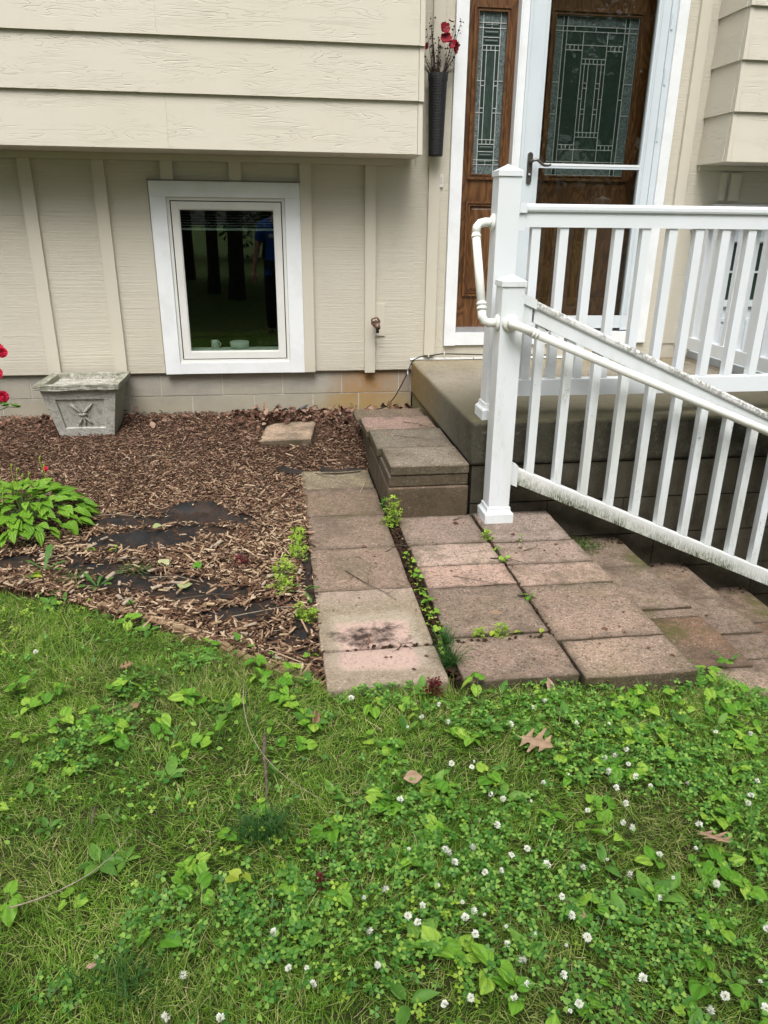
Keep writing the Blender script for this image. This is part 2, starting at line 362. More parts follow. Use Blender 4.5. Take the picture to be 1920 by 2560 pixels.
def planter():
    t = NT('weathered_cast_stone'); P = t.pos(); x, y, z = t.sep(P)
    n = t.noise(P, 9, 6, .75); f = t.noise(P, 130, 4, .75); up = t.sep(t.n('ShaderNodeNewGeometry').outputs['Normal'])
    col = t.mix(t.rng(n, .3, .7), (0.68, 0.66, 0.61), (0.50, 0.485, 0.43))
    k = t.math('ADD', t.rng(up[0], .3, .9, 0, .35), t.rng(z, .30, .36, 0, .16))
    l = t.math('ADD', t.noise(P, 26, 6, .8), k)
    col = t.mix(t.rng(l, .52, .68, 0, .72), col, (0.15, 0.16, 0.08))
    col = t.mix(t.math('MULTIPLY', t.rng(t.noise(P, 60, 6, .8), .60, .68), t.rng(up[2], -.1, .6, .35, 1)), col, (0.02, 0.02, 0.018))
    col = t.mix(t.rng(t.noise(P, 75, 4, .8), .56, .66, 0, .7), col, (0.09, 0.09, 0.07))
    return t.done(col, .95, t.bump(t.math('ADD', f, n), 1.0, .010), spec=.15)
M['planter'] = planter()
def soil():
    t = NT('dark_soil'); P = t.pos(); n = t.noise(P, 30, 6, .75)
    col = t.mix(t.rng(n, .35, .7), (0.060, 0.036, 0.022), (0.022, 0.014, 0.010))
    return t.done(col, .97, t.bump(n, 1, .012), spec=.1)
M['soil'] = soil()
def chips(name='wood_chips', litter=False):
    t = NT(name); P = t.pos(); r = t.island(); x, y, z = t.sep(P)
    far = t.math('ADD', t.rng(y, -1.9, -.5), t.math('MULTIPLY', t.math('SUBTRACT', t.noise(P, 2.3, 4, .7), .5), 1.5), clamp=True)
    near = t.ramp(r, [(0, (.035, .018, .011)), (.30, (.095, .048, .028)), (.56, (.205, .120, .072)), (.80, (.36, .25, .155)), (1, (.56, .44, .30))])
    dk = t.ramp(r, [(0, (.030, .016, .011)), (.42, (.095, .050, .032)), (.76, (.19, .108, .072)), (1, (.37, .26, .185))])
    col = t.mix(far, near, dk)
    if litter: col = t.ramp(r, [(0, (.05, .022, .015)), (.3, (.11, .054, .036)), (.65, (.19, .105, .072)), (1, (.34, .23, .17))])
    col = t.mix(t.rng(t.noise(t.mapv(P, (130, 130, 130)), 1, 3, .7), .45, .75, 0, .4), col, (.06, .035, .022))
    return t.done(col, .85, t.bump(t.noise(P, 260, 3), .4, .002), spec=.2)
M['chips'] = chips(); M['litter'] = chips('dead_leaf_litter', True)
def fabric():
    t = NT('landscape_fabric'); P = t.pos(); n = t.noise(P, 8, 5, .7); w = t.noise(t.mapv(P, (900, 900, 900)), 1, 2)
    col = t.mix(t.rng(n, .45, .65), (0.010, 0.011, 0.012), (0.03, 0.02, 0.014))
    col = t.mix(t.rng(t.noise(P, 16, 6, .8), .46, .56, 0, .85), col, (0.035, 0.020, 0.013))
    return t.done(col, .62, t.bump(t.math('ADD', w, n), .4, .003), spec=.3)
M['fabric'] = fabric()
def ground():
    t = NT('lawn_thatch'); P = t.pos(); n = t.noise(P, 40, 5, .75); b = t.noise(P, .9, 4, .6)
    col = t.mix(t.rng(n, .35, .65), (0.028, 0.040, 0.012), (0.080, 0.080, 0.030))  # thatch tone, darkened so the shade between blades sits in the colour
    near = t.rng(t.sep(P)[1], -6.3, -5.2)
    g = t.mix(t.rng(n, .3, .7), (0.045, 0.085, 0.018), (0.085, 0.13, 0.030)); g = t.mix(t.rng(b, .35, .65, 0, .5), g, (0.11, 0.14, 0.045))
    return t.done(t.mix(near, g, col), .95, t.bump(n, 1, .02), spec=.1)
M['ground'] = ground()
def grass():
    t = NT('grass_blades'); P = t.pos(); r = t.island()
    A = t.ramp(r, [(0, (.070, .185, .016)), (.35, (.160, .320, .030)), (.66, (.280, .460, .065)), (.88, (.42, .55, .14)), (.95, (.58, .53, .25)), (1, (.72, .62, .38))])
    B = t.ramp(r, [(0, (.09, .19, .020)), (.40, (.20, .31, .046)), (.68, (.42, .41, .14)), (1, (.70, .59, .36))])
    d = t.rng(t.noise(P, 2.8, 4, .6), .50, .68)
    col = t.mix(t.math('MULTIPLY', d, .75), A, B)
    col = t.mix(t.rng(t.noise(P, 5, 3), .5, .7, 0, .5), col, (0.07, 0.20, 0.020))
    return t.done(col, .55, None, spec=.15, trans=(.42, col))
M['grass'] = grass()
def leafmat(name, cols, per='island', vein=0.0, rough=.48, tr=.32, spec=.28):
    t = NT(name); r = t.island() if per == 'island' else t.orand()
    col = t.ramp(r, [(i/(len(cols)-1), c) for i, c in enumerate(cols)])
    P = t.pos(); col = t.mix(t.rng(t.noise(P, 60, 3), .4, .7, 0, .25), col, tuple(k*.55 for k in cols[0]))
    nr = None
    if vein:
        x, y, z = t.sep(t.obj())
        v = t.math('SINE', t.math('MULTIPLY', t.math('DIVIDE', y, t.math('ADD', t.math('MULTIPLY', x, t.math('SUBTRACT', 1.15, x)), .12)), vein))
        col = t.mix(t.rng(v, .6, 1, 0, .32), col, tuple(k*.6 for k in cols[0])); nr = t.bump(v, .3, .02)
    return t.done(col, rough, nr, spec=spec, trans=(tr, col))
M['hosta'] = leafmat('hosta_leaf', [(.12, .28, .020), (.17, .36, .028), (.23, .43, .045)], 'object', 16.0)
M['clover'] = leafmat('clover_leaf', [(.045, .165, .024), (.095, .255, .038), (.165, .355, .055), (.30, .50, .09)])
M['sorrel'] = leafmat('sorrel_leaf', [(.20, .34, .03), (.30, .46, .05), (.42, .56, .08)])
M['violet'] = leafmat('violet_leaf', [(.09, .26, .02), (.15, .36, .03), (.24, .46, .045), (.36, .55, .07)], 'object', 6.0)
M['plantain'] = leafmat('plantain_leaf', [(.08, .21, .035), (.13, .30, .045), (.20, .38, .06)], 'object', 4.0)
M['dandelion'] = leafmat('dandelion_leaf', [(.07, .18, .03), (.11, .24, .045)], 'object', 0)
M['deadleaf'] = leafmat('dead_oak_leaf', [(.27, .165, .09), (.36, .24, .15), (.42, .30, .21)], 'object', 9.0, .6, .1, .2)
M['redleaf'] = leafmat('wine_red_leaf', [(.10, .012, .016), (.17, .025, .03)], 'island')
M['yellowleaf'] = leafmat('yellow_leaf', [(.30, .42, .04), (.42, .50, .07)], 'object')
M['paleleaf'] = leafmat('pale_fallen_leaf', [(.40, .46, .20), (.52, .55, .30)], 'object')
M['stem'] = simple('green_stem', (.10, .17, .04), (.14, .21, .06), .5)
M['petal_white'] = leafmat('clover_petals', [(.88, .90, .80), (.92, .93, .88), (.80, .80, .66)], 'island', 0, .6, .3)
M['red'] = simple('red_petals', (.36, .008, .022), (.15, .005, .014), .6, 40)
M['pink_red'] = simple('bright_red_petals', (.62, .012, .06), (.42, .01, .04), .6, 40)
M['twig'] = simple('dry_twig', (.16, .125, .09), (.055, .04, .028), .9, 60, .6, .003)
M['twig_pale'] = simple('pale_twig', (.34, .29, .21), (.22, .18, .13), .9, 60, .6, .003)
M['dryflower'] = simple('dried_stems', (.045, .025, .016), (.02, .012, .01), .8)
M['bark'] = simple('tree_bark', (.055, .042, .03), (.02, .016, .012), .95, 9, 1, .05)
M['treeleaf'] = leafmat('tree_leaf', [(.02, .05, .012), (.035, .085, .018), (.06, .12, .025)])
M['gravel'] = simple('gravel', (.30, .28, .25), (.14, .13, .12), .95, 70, 1, .02)
M['edging'] = simple('tan_edging', (.27, .19, .11), (.16, .10, .055), .9, 30, .6, .006)
M['moss'] = simple('moss', (.07, .085, .015), (.035, .045, .010), .95, 80, 1, .01)
M['skin'] = simple('skin', (.45, .26, .18), (.42, .24, .17), .5, 10, .02)
M['shirt'] = simple('royal_blue_cotton', (.015, .09, .42), (.012, .07, .35), .85, 30)
M['trousers'] = simple('black_trousers', (.012, .012, .015), None, .8)
M['hair'] = simple('dark_hair', (.03, .02, .012), None, .6)
M['phone'] = simple('phone_shell', (.02, .02, .022), None, .25)
M['emblem'] = simple('white_print', (.6, .62, .62), None, .7)

# ---------------------------------------------------------------- object helpers
W = {}
def wloc(o): return W.get(o.name, Vector((0, 0, 0)))
def mesh(name, vs, fs, mat, smooth=False):
    me = bpy.data.meshes.new(name); me.from_pydata([tuple(v) for v in vs], [], fs)
    for m in (mat if isinstance(mat, (list, tuple)) else [mat]): me.materials.append(m)
    if smooth: me.polygons.foreach_set('use_smooth', [True]*len(me.polygons))
    me.update(); return me
def link(name, me, parent=None, center=(0, 0, 0)):
    o = bpy.data.objects.new(name, me); COL.objects.link(o); c = Vector(center)
    if parent is not None: o.parent = parent; o.location = c - wloc(parent)
    else: o.location = c
    W[o.name] = c; return o
def mk(name, vs, fs, mat, parent=None, smooth=False, base=False):
    a = np.array([tuple(v) for v in vs], float); lo, hi = a.min(0), a.max(0); c = (lo+hi)/2
    if base: c[2] = lo[2]
    return link(name, mesh(name, a-c, fs, mat, smooth), parent, c)
def empty(name, loc, parent=None):
    o = bpy.data.objects.new(name, None); COL.objects.link(o); o.empty_display_size = .05
    c = Vector(loc)
    if parent is not None: o.parent = parent; o.location = c - wloc(parent)
    else: o.location = c
    W[o.name] = c; return o
def tag(o, label, cat, group=None):
    o['label'] = label; o['category'] = cat
    if group: o['group'] = group
    return o
def struct(o): o['kind'] = 'structure'; return o
def stuff(o, label=None, cat=None):
    o['kind'] = 'stuff'
    if label: o['label'] = label; o['category'] = cat
    return o
BOXF = [(0, 3, 2, 1), (4, 5, 6, 7), (0, 1, 5, 4), (1, 2, 6, 5), (2, 3, 7, 6), (3, 0, 4, 7)]
def bxv(x0, x1, y0, y1, z0, z1):
    return [(x0, y0, z0), (x1, y0, z0), (x1, y1, z0), (x0, y1, z0), (x0, y0, z1), (x1, y0, z1), (x1, y1, z1), (x0, y1, z1)]
def bevmesh(name, vs, fs, mat, bev, seg=1, smooth=False, rough=0.0):
    bm = bmesh.new(); bv = [bm.verts.new(v) for v in vs]
    for f in fs: bm.faces.new([bv[i] for i in f])
    if rough:
        bmesh.ops.subdivide_edges(bm, edges=bm.edges[:], cuts=5, use_grid_fill=True)
    if bev > 0:
        es = [e for e in bm.edges if len(e.link_faces) == 2 and e.calc_face_angle(0) > .6]
        bmesh.ops.bevel(bm, geom=es, offset=bev, segments=seg, affect='EDGES', profile=.5)
    if rough:
        for v in bm.verts: v.co += Vector((rnd.uniform(-1, 1), rnd.uniform(-1, 1), rnd.uniform(-1, 1)))*rough
    me = bpy.data.meshes.new(name); bm.to_mesh(me); bm.free(); me.materials.append(mat)
    if smooth: me.polygons.foreach_set('use_smooth', [True]*len(me.polygons))
    return me
def box(name, x0, x1, y0, y1, z0, z1, mat, parent=None, bev=0.0, seg=1, rough=0.0, smooth=False):
    c = Vector(((x0+x1)/2, (y0+y1)/2, (z0+z1)/2)); hx, hy, hz = abs(x1-x0)/2, abs(y1-y0)/2, abs(z1-z0)/2
    me = bevmesh(name, bxv(-hx, hx, -hy, hy, -hz, hz), BOXF, mat, min(bev, .45*min(hx, hy, hz)*2), seg, smooth, rough)
    return link(name, me, parent, c)
def hexa(name, pts, mat, parent=None, bev=0.0, seg=1):
    a = np.array(pts, float); c = (a.min(0)+a.max(0))/2
    return link(name, bevmesh(name, [tuple(p) for p in a-c], BOXF, mat, bev, seg), parent, c)
class MB:
    def __init__(s): s.v = []; s.f = []
    def add(s, vs, fs):
        k = len(s.v); s.v += [tuple(v) for v in vs]; s.f += [tuple(i+k for i in f) for f in fs]; return s
    def box(s, *a): return s.add(bxv(*a), BOXF)
    def tube(s, pts, rs, n=8, cap=True):
        pts = [Vector(p) for p in pts]
        if not isinstance(rs, (list, tuple)): rs = [rs]*len(pts)
        vs = []; fs = []; prev = None
        for i, p in enumerate(pts):
            d = (pts[min(i+1, len(pts)-1)]-pts[max(i-1, 0)]).normalized()
            a = prev if prev is not None else (Vector((0, 0, 1)) if abs(d.z) < .9 else Vector((1, 0, 0)))
            u = (a-d*a.dot(d)).normalized(); w = d.cross(u); prev = u
            for k in range(n):
                t = 2*math.pi*k/n; vs.append(p+(u*math.cos(t)+w*math.sin(t))*rs[i])
        for i in range(len(pts)-1):
            for k in range(n):
                a = i*n+k; b = i*n+(k+1) % n; fs.append((a, b, b+n, a+n))
        if cap: fs.append(tuple(range(n-1, -1, -1))); fs.append(tuple(range((len(pts)-1)*n, len(pts)*n)))
        return s.add(vs, fs)
    def lathe(s, prof, c=(0, 0, 0), n=20, axis='Z'):
        vs = []; fs = []
        for r, z in prof:
            for k in range(n):
                t = 2*math.pi*k/n; p = (r*math.cos(t), r*math.sin(t), z)
                if axis == 'X': p = (p[2], p[0], p[1])
                if axis == 'Y': p = (p[0], -p[2], p[1])
                vs.append((c[0]+p[0], c[1]+p[1], c[2]+p[2]))
        for i in range(len(prof)-1):
            for k in range(n):
                a = i*n+k; b = i*n+(k+1) % n; fs.append((a, b, b+n, a+n))
        return s.add(vs, fs)
    def build(s, name, mat, parent=None, smooth=False): return mk(name, s.v, s.f, mat, parent, smooth)
def arc(p0, p1, p2, n=6):
    p0, p1, p2 = Vector(p0), Vector(p1), Vector(p2)
    return [p0*(1-t)**2+p1*2*t*(1-t)+p2*t*t for t in [i/n for i in range(n+1)]]
def scatter(name, tv, tf, pos, rot, scl, mat, smooth=False):
    """joins copies of a template: tv (k,3), tf equal-length faces, pos (n,3), rot (n,3,3), scl (n,) or (n,3)"""
    tv = np.asarray(tv, np.float32); n = len(pos); k = len(tv)
    scl = np.asarray(scl, np.float32); scl = scl[:, None, None] if scl.ndim == 1 else scl[:, None, :]
    v = np.einsum('nij,nkj->nki', rot.astype(np.float32), tv[None]*scl)+pos[:, None, :].astype(np.float32)
    me = bpy.data.meshes.new(name); me.vertices.add(n*k); me.vertices.foreach_set('co', v.reshape(-1))
    L = [len(f) for f in tf]; fl = np.concatenate([np.array(f) for f in tf]); nl = len(fl)
    idx = (fl[None]+np.arange(n)[:, None]*k).reshape(-1)
    me.loops.add(n*nl); me.loops.foreach_set('vertex_index', idx.astype(np.int32))
    st = np.concatenate([[0], np.cumsum(L)[:-1]]); me.polygons.add(n*len(L))
    me.polygons.foreach_set('loop_start', (st[None]+np.arange(n)[:, None]*nl).reshape(-1).astype(np.int32))
    me.materials.append(mat); me.update(calc_edges=True); me.validate()
    if smooth: me.polygons.foreach_set('use_smooth', [True]*len(me.polygons))
    return link(name, me)
def rotm(az, pitch, roll):
    """Rz(az) Ry(-pitch) Rx(roll), vectorised; pitch lifts the +X end"""
    ca, sa, cp, sp, cr, sr = np.cos(az), np.sin(az), np.cos(pitch), np.sin(pitch), np.cos(roll), np.sin(roll)
    z = np.zeros_like(ca); o = np.ones_like(ca)
    A = np.stack([np.stack([ca, -sa, z], -1), np.stack([sa, ca, z], -1), np.stack([z, z, o], -1)], -2)
    B = np.stack([np.stack([cp, z, -sp], -1), np.stack([z, o, z], -1), np.stack([sp, z, cp], -1)], -2)
    C = np.stack([np.stack([o, z, z], -1), np.stack([z, cr, -sr], -1), np.stack([z, sr, cr], -1)], -2)
    return A @ B @ C
def vnoise(x, y, s, seed=0):
    g = np.random.default_rng(seed).random((64, 64)); x = x*s+17.3; y = y*s+9.1
    xi, yi = np.floor(x).astype(int), np.floor(y).astype(int); fx, fy = x-xi, y-yi
    fx, fy = fx*fx*(3-2*fx), fy*fy*(3-2*fy); a = lambda i, j: g[(xi+i) % 64, (yi+j) % 64]
    return (a(0, 0)*(1-fx)+a(1, 0)*fx)*(1-fy)+(a(0, 1)*(1-fx)+a(1, 1)*fx)*fy

# ---------------------------------------------------------------- ground shape
EDGE_X = np.array([-6, -3, -1.9, -1.114, -.884, -.634, -.371, -.156, .08, .09, .48, .535, 1.31, 1.32, 1.48, 2.0, 6])
EDGE_Y = np.array([-1.6, -1.9, -2.15, -2.314, -2.409, -2.569, -2.72, -2.91, -3.06, -3.11, -3.13, -3.14, -3.16, -3.02, -3.05, -3.3, -3.3])
def edge_y(x): return np.interp(x, EDGE_X, EDGE_Y)
def mulch_z(x, y):
    o = .05+.047*np.maximum(y, -3.4); w = np.clip((x+.50)/.50, 0, 1)*np.clip((-.60-y)/.35, 0, 1); o = o*(1-w)+np.minimum(o, -.066)*w
    return o+.010*(vnoise(x, y, 3.1, 3)-.5)+.012*np.exp(-((y+.1)/.15)**2)
def lawn_z(x, y):
    z = -.085-.02*np.minimum(1.5, np.maximum(0, -3-y))-.012*np.clip(x, 0, .5)-.060*np.clip(x-.5, 0, .8)
    z = z-np.clip(.32*np.clip(x-1.3, 0, 3), 0, 1.0)
    z = z-.08*np.clip((-4.9-y)/1.0, 0, 1)
    return z+.016*(vnoise(x, y, 2.2, 5)-.5)*np.clip((-2.9-y)*3, .3, 1)+.006*(vnoise(x, y, 11, 8)-.5)
def L1(f, x, y): return float(f(np.array([x]), np.array([y]))[0])
def gz(x, y): return L1(lawn_z, x, y) if y < float(edge_y(x)) else L1(mulch_z, x, y)

def sheet(name, xs, ys, zf, mat):
    X, Y = np.meshgrid(xs, ys); Z = zf(X.ravel(), Y.ravel()); vs = np.stack([X.ravel(), Y.ravel(), Z], 1); n = len(xs)
    fs = [(j*n+i, j*n+i+1, (j+1)*n+i+1, (j+1)*n+i) for j in range(len(ys)-1) for i in range(n-1)]
    me = mesh(name, vs, fs, mat, True); return link(name, me)
def garden_z(x, y):
    z = np.minimum(lawn_z(x, y), -.09-.05*np.clip(x, 0, 1.3))
    return z
xs = np.concatenate([[-300, -120, -50, -20, -9, -5], np.arange(-3, 3.01, .06), [5, 9, 20, 50, 120, 300]])
ys = np.concatenate([[-400, -150, -60, -30, -16, -10, -7.5], np.arange(-6, -2.99, .06), np.arange(-2.9, -1.9, .1)])
def lawnsheet(x, y): return lawn_z(x, y)-.012-np.clip((y-edge_y(x))*1.5, 0, .12)
struct(sheet('lawn', xs, ys, lawnsheet, M['ground']))
def mulchsheet(x, y): return mulch_z(x, y)-.012-np.clip((edge_y(x)-y+.02)*1.5, 0, .10)-np.clip((x-.06)*4, 0, .08)*(y < -.94)
struct(sheet('mulch_bed', np.arange(-6, .52, .05), np.arange(-3.3, .001, .05), mulchsheet, M['soil']))
struct(box('gravel_drive', -60, 60, -7.15, -5.95, -.40, -.225, M['gravel']))
struct(box('sunken_yard', .45, 12, -3.4, .0, -1.9, -1.55, M['soil']))

# ---------------------------------------------------------------- house
house = empty('house', (0, 0, -.1))
tag(house, 'beige sided house with overhanging lap siding, white framed window and brown entry door', 'house')
# wall structure behind the panels with the openings left free
WT = 5.2
walls = MB()
for (x0, x1, z0, z1) in ((-5, -.70, .33, WT), (-.70, .10, .33, .37), (-.70, .10, 1.45, WT), (.10, 1.13, .33, WT), (1.13, 2.54, 2.75, WT), (2.54, 2.92, .33, WT), (2.92, 4.0, 1.42, WT), (4.0, 6, -1.6, WT), (1.13, 2.54, .33, .51)):
    walls.box(x0, x1, .004, .16, z0, z1)
walls.build('wall_core', M['trim'], house)
def panel(x0, x1, z0, z1): box('siding_panel', x0, x1, -.004, .003, z0, z1, M['panel'], house)
for x0, x1 in ((-5, -1.08), (-1.08, -.76), (.165, .60), (.60, .893)): panel(x0, x1, .336, 1.61)
panel(.893, 1.07, .41, 1.61)
panel(-.76, .165, 1.505, 1.61)
panel(1.07, 1.107, .4945, WT); panel(.89, 1.07, 1.61, WT)
panel(1.0705, 2.64, .41, .494); panel(2.567, 2.86, .494, WT); panel(2.86, 6, 1.43, 1.62)
panel(1.108, 2.566, 2.78, WT)
# gap of shadow under the siding
def batten(x0, x1, z0, z1): box('batten', x0, x1, -.030, -.0045, z0, z1, M['trim'], house, .0035)
for x0 in (-4.36, -3.95, -3.54, -3.13, -2.72, -2.31, -1.90): batten(x0, x0+.07, .336, 1.61)
batten(-1.488, -1.414, .326, 1.61); batten(-1.071, -.998, .330, 1.61)
batten(-.675, -.600, 1.507, 1.61); batten(-.268, -.196, 1.507, 1.61)
batten(.160, .230, .332, 1.61); batten(.567, .636, .322, 1.61)
batten(.974, 1.045, .436, WT)
batten(2.640, 2.711, .50, WT); batten(2.955, 2.99, 1.44, 1.61); batten(3.022, 3.094, 1.44, 1.61); batten(3.44, 3.51, 1.44, 1.61)
# overhanging upper storey, left and right
LAPS = [1.652, 1.927, 2.200, 2.473, 2.746, 3.02, 3.295, 3.57, 3.84, 4.11, 4.38, 4.65, 4.92]
def lap(x0, x1, z0, z1, yf):
    # board: thick lower edge proud of the one below
    pts = [(x0, yf-.017, z0), (x1, yf-.017, z0), (x1, yf+.010, z0), (x0, yf+.010, z0), (x0, yf+.001, z1+.012), (x1, yf+.001, z1+.012), (x1, yf+.010, z1+.012), (x0, yf+.010, z1+.012)]
    hexa('lap_board', pts, M['lap'], house, .0008)
YO = -.325
joints = [[-1.18+.62, ], [-.55+.0, ], [-.55, ], [-1.4], [-.2], [-2.0]]
jx = [-.572, None, -.585, -1.6, -.3, -2.1, -.9, -1.4, -.5, -2, -1, -.4]
for i in range(12):
    z0, z1 = LAPS[i], LAPS[i+1]
    if jx[i] is None: lap(-5, .838, z0, z1, YO)
    else:
        lap(-5, jx[i]-.0003, z0, z1, YO); lap(jx[i]+.0003, .838, z0, z1, YO)
    hexa('corner_board', [(.840, YO-.017, z0-.002), (.868+.003*(i == 1), YO-.017, z0-.002), (.868, -.02, z0-.002), (.840, -.02, z0-.002), (.840, YO-.004, z1), (.866, YO-.004, z1), (.866, -.02, z1), (.840, -.02, z1)], M['trim'], house, .0015)
    # right-hand bay: front boards and boards on its left flank
    lap(2.81, 6, z0, z1, YO)
    hexa('corner_board', [(2.779, YO-.018, z0), (2.808, YO-.018, z0), (2.808, YO+.02, z0), (2.779, YO+.02, z0), (2.786, YO-.004, z1), (2.808, YO-.004, z1), (2.808, YO+.02, z1), (2.786, YO+.02, z1)], M['trim'], house, .0015)
    hexa('lap_board', [(2.772, YO+.022, z0), (2.80, YO+.022, z0), (2.80, -.005, z0), (2.772, -.005, z0), (2.785, YO+.022, z1+.012), (2.80, YO+.022, z1+.012), (2.80, -.005, z1+.012), (2.785, -.005, z1+.012)], M['lap'], house, .0015)
ov = MB(); ov.box(-5, .838, YO+.011, -.006, 1.660, WT); ov.box(2.801, 6, YO+.022, -.006, 1.662, WT); ov.build('upper_storey_core', M['trim'], house)
box('soffit', -5, .838, YO+.0005, -.004, 1.650, 1.659, M['trim'], house); box('soffit', 2.776, 6, YO+.0005, -.004, 1.651, 1.661, M['trim'], house)
box('frieze_board', -5, .806, -.030, -.004, 1.611, 1.649, M['trim'], house, .002); box('frieze_board', 2.785, 6, -.030, -.004, 1.622, 1.650, M['trim'], house, .002)
bits = MB()
for x in (-1.28, .42):   # small screw hooks under the soffit
    pts = [(x+.011*math.cos(a), -.19, 1.636+.011*math.sin(a)) for a in [R(k) for k in range(100, 400, 30)]]
    bits.tube([(x, -.19, 1.652)]+pts, .0022, 6)
bits.build('soffit_hook', M['trim'], house, True)
# foundation: two courses of block with struck joints
found = struct(box('foundation_backing', -5, .90, .0262, .16, -.4, .345, M['mortar']))
rows = [(.178, .334, [-1.632, -1.216, -.803, -.398, .005, .410, .809]), (-.028, .170, [-1.828, -1.41, -1.01, -.605, -.190, .210, .528, .90])]
for z0, z1, js in rows:
    j = [-2.0*1.22, *js] if z0 > 0 else [-2.24, *js]
    j = [-3.7, -3.28, -2.87]+j
    if j[-1] < .89: j.append(.893)
    for a, b in zip(j[:-1], j[1:]):
        if b-a > .02: box('block', a+.004, b-.004, .022+rnd.uniform(0, .002), .10, z0, z1, M['block'], found, .0015)
# window -------------------------------------------------------------
win = empty('window', (-.30, 0, .33), house)
box('trim_board', -.752, .158, -.026, -.004, 1.413, 1.502, M['white'], win, .002)
box('trim_board', -.752, -.657, -.025, -.004, .330, 1.4125, M['white'], win, .002)
box('trim_board', .064, .159, -.025, -.004, .330, 1.4125, M['white'], win, .002)
box('trim_board', -.6565, .0635, -.024, -.004, .331, .402, M['white'], win, .002)
box('flashing', -.758, .163, -.040, -.002, 1.503, 1.509, M['flash'], win)
def ring(name, x0, x1, z0, z1, w, y0, y1, mat, parent, bev=.002):
    m = MB(); vo = [(x0, z0), (x1, z0), (x1, z1), (x0, z1)]; vi = [(x0+w, z0+w), (x1-w, z0+w), (x1-w, z1-w), (x0+w, z1-w)]
    for i in range(4):
        j = (i+1) % 4
        vs = [(vo[i][0], y0, vo[i][1]), (vo[j][0], y0, vo[j][1]), (vi[j][0], y0, vi[j][1]), (vi[i][0], y0, vi[i][1])]
        vs += [(a, y1, c) for a, b, c in vs]
        m.add(vs, [(0, 1, 2, 3), (7, 6, 5, 4), (0, 4, 5, 1), (2, 6, 7, 3), (1, 5, 6, 2), (3, 7, 4, 0)])
    return m.build(name, mat, parent)
ring('jamb', -.6555, .0625, .403, 1.412, .018, -.012, .10, M['ivory'], win)
ring('gasket', -.637, .044, .421, 1.394, .006, .004, .03, M['rubber'], win)
ring('sash', -.631, .038, .427, 1.388, .043, -.008, .03, M['ivory'], win)
ring('glazing_bead', -.588, -.005, .470, 1.345, .006, .0, .024, M['ivory'], win)
box('pane', -.5815, -.0115, .0105, .0135, .4765, 1.3385, M['glass'], win)
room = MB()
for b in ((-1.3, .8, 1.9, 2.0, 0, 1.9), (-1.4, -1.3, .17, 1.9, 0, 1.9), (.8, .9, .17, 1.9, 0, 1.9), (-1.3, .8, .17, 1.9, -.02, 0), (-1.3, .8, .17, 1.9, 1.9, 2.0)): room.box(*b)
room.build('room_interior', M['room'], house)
box('inner_sill', -.66, .06, .031, .168, .44, .475, M['ivory'], win)
bl = MB()
for k in range(9): bl.add([(-.62, .072, 1.232+k*.0155), (.02, .072, 1.232+k*.0155), (.02, .098, 1.238+k*.0155), (-.62, .098, 1.238+k*.0155)], [(0, 1, 2, 3)])
bl.box(-.62, .02, .07, .10, 1.222, 1.234)
bl.build('blind', M['blind'], win)
bx = MB(); bx.tube([(-.60, .07, 1.24), (-.598, .07, .80)], .001, 4); bx.box(-.603, -.593, .066, .076, .755, .80); bx.build('blind_cord', M['ivory'], win)
mug = MB(); mug.lathe([(0, 0), (.024, 0), (.026, .052), (.023, .054), (.022, .010), (0, .010)], (-.435, .115, .4755), 18)
mug.tube(arc((-.410, .115, .52), (-.385, .115, .505), (-.410, .115, .488), 6), .004, 6)
tag(mug.build('mug', M['cup'], None, True), 'small pale mug standing on the inner window sill', 'mug')
dish = MB(); dish.lathe([(0, 0), (.060, 0), (.064, .044), (.058, .046), (.050, .038), (.018, .040), (0, .036)], (-.272, .110, .4755), 26)
tag(dish.build('round_dish', M['cup'], None, True), 'wide round pale dish on the inner window sill beside the mug', 'dish')
# entry ---------------------------------------------------------------
ent = empty('entry_frame', (1.85, 0, .5), house)
box('casing', 1.110, 1.187, -.030, .055, .498, 2.80, M['white'], ent, .002)
box('casing', 2.497, 2.564, -.030, .055, .506, 2.80, M['white'], ent, .002)
box('sill_board', 1.1875, 2.4965, -.022, .055, .500, .583, M['white'], ent, .002)
box('mullion', 1.510, 1.562, -.012, .09, .585, 2.80, M['white'], ent, .003)
box('mullion_bead', 1.5195, 1.531, -.017, -.0125, .585, 2.80, M['white'], ent, .002)
box('threshold', 1.1875, 1.5095, -.010, .14, .584, .612, M['alu'], ent, .002)
box('threshold', 1.5625, 2.4965, .032, .20, .584, .600, M['alu'], ent, .002)
box('jamb', 2.455, 2.4965, .05, .20, .60, 2.80, M['wood'], ent); box('jamb', 1.5625, 1.60, .05, .20, .60, 2.80, M['wood'], ent)
def raised(name, x0, x1, z0, z1, y, mat, parent, d=.012, w=.035):
    # raised panel: sloping field inside a groove, front towards -Y
    vs = [(x0, y, z0), (x1, y, z0), (x1, y, z1), (x0, y, z1), (x0+w, y-d, z0+w), (x1-w, y-d, z0+w), (x1-w, y-d, z1-w), (x0+w, y-d, z1-w), (x0, y+.01, z0), (x1, y+.01, z0), (x1, y+.01, z1), (x0, y+.01, z1)]
    return mk(name, vs, [(0, 1, 5, 4), (1, 2, 6, 5), (2, 3, 7, 6), (3, 0, 4, 7), (4, 5, 6, 7), (8, 9, 1, 0), (9, 10, 2, 1), (10, 11, 3, 2), (11, 8, 0, 3)], mat, parent)
def molding(name, x0, x1, z0, z1, w, y, mat, parent):
    a = ring(name, x0, x1, z0, z1, w*.45, y-.014, y+.004, mat, parent); ring(name, x0+w*.45, x1-w*.45, z0+w*.45, z1-w*.45, w*.3, y-.006, y+.004, mat, parent)
    ring(name, x0+w*.75, x1-w*.75, z0+w*.75, z1-w*.75, w*.25, y-.011, y+.004, mat, parent)
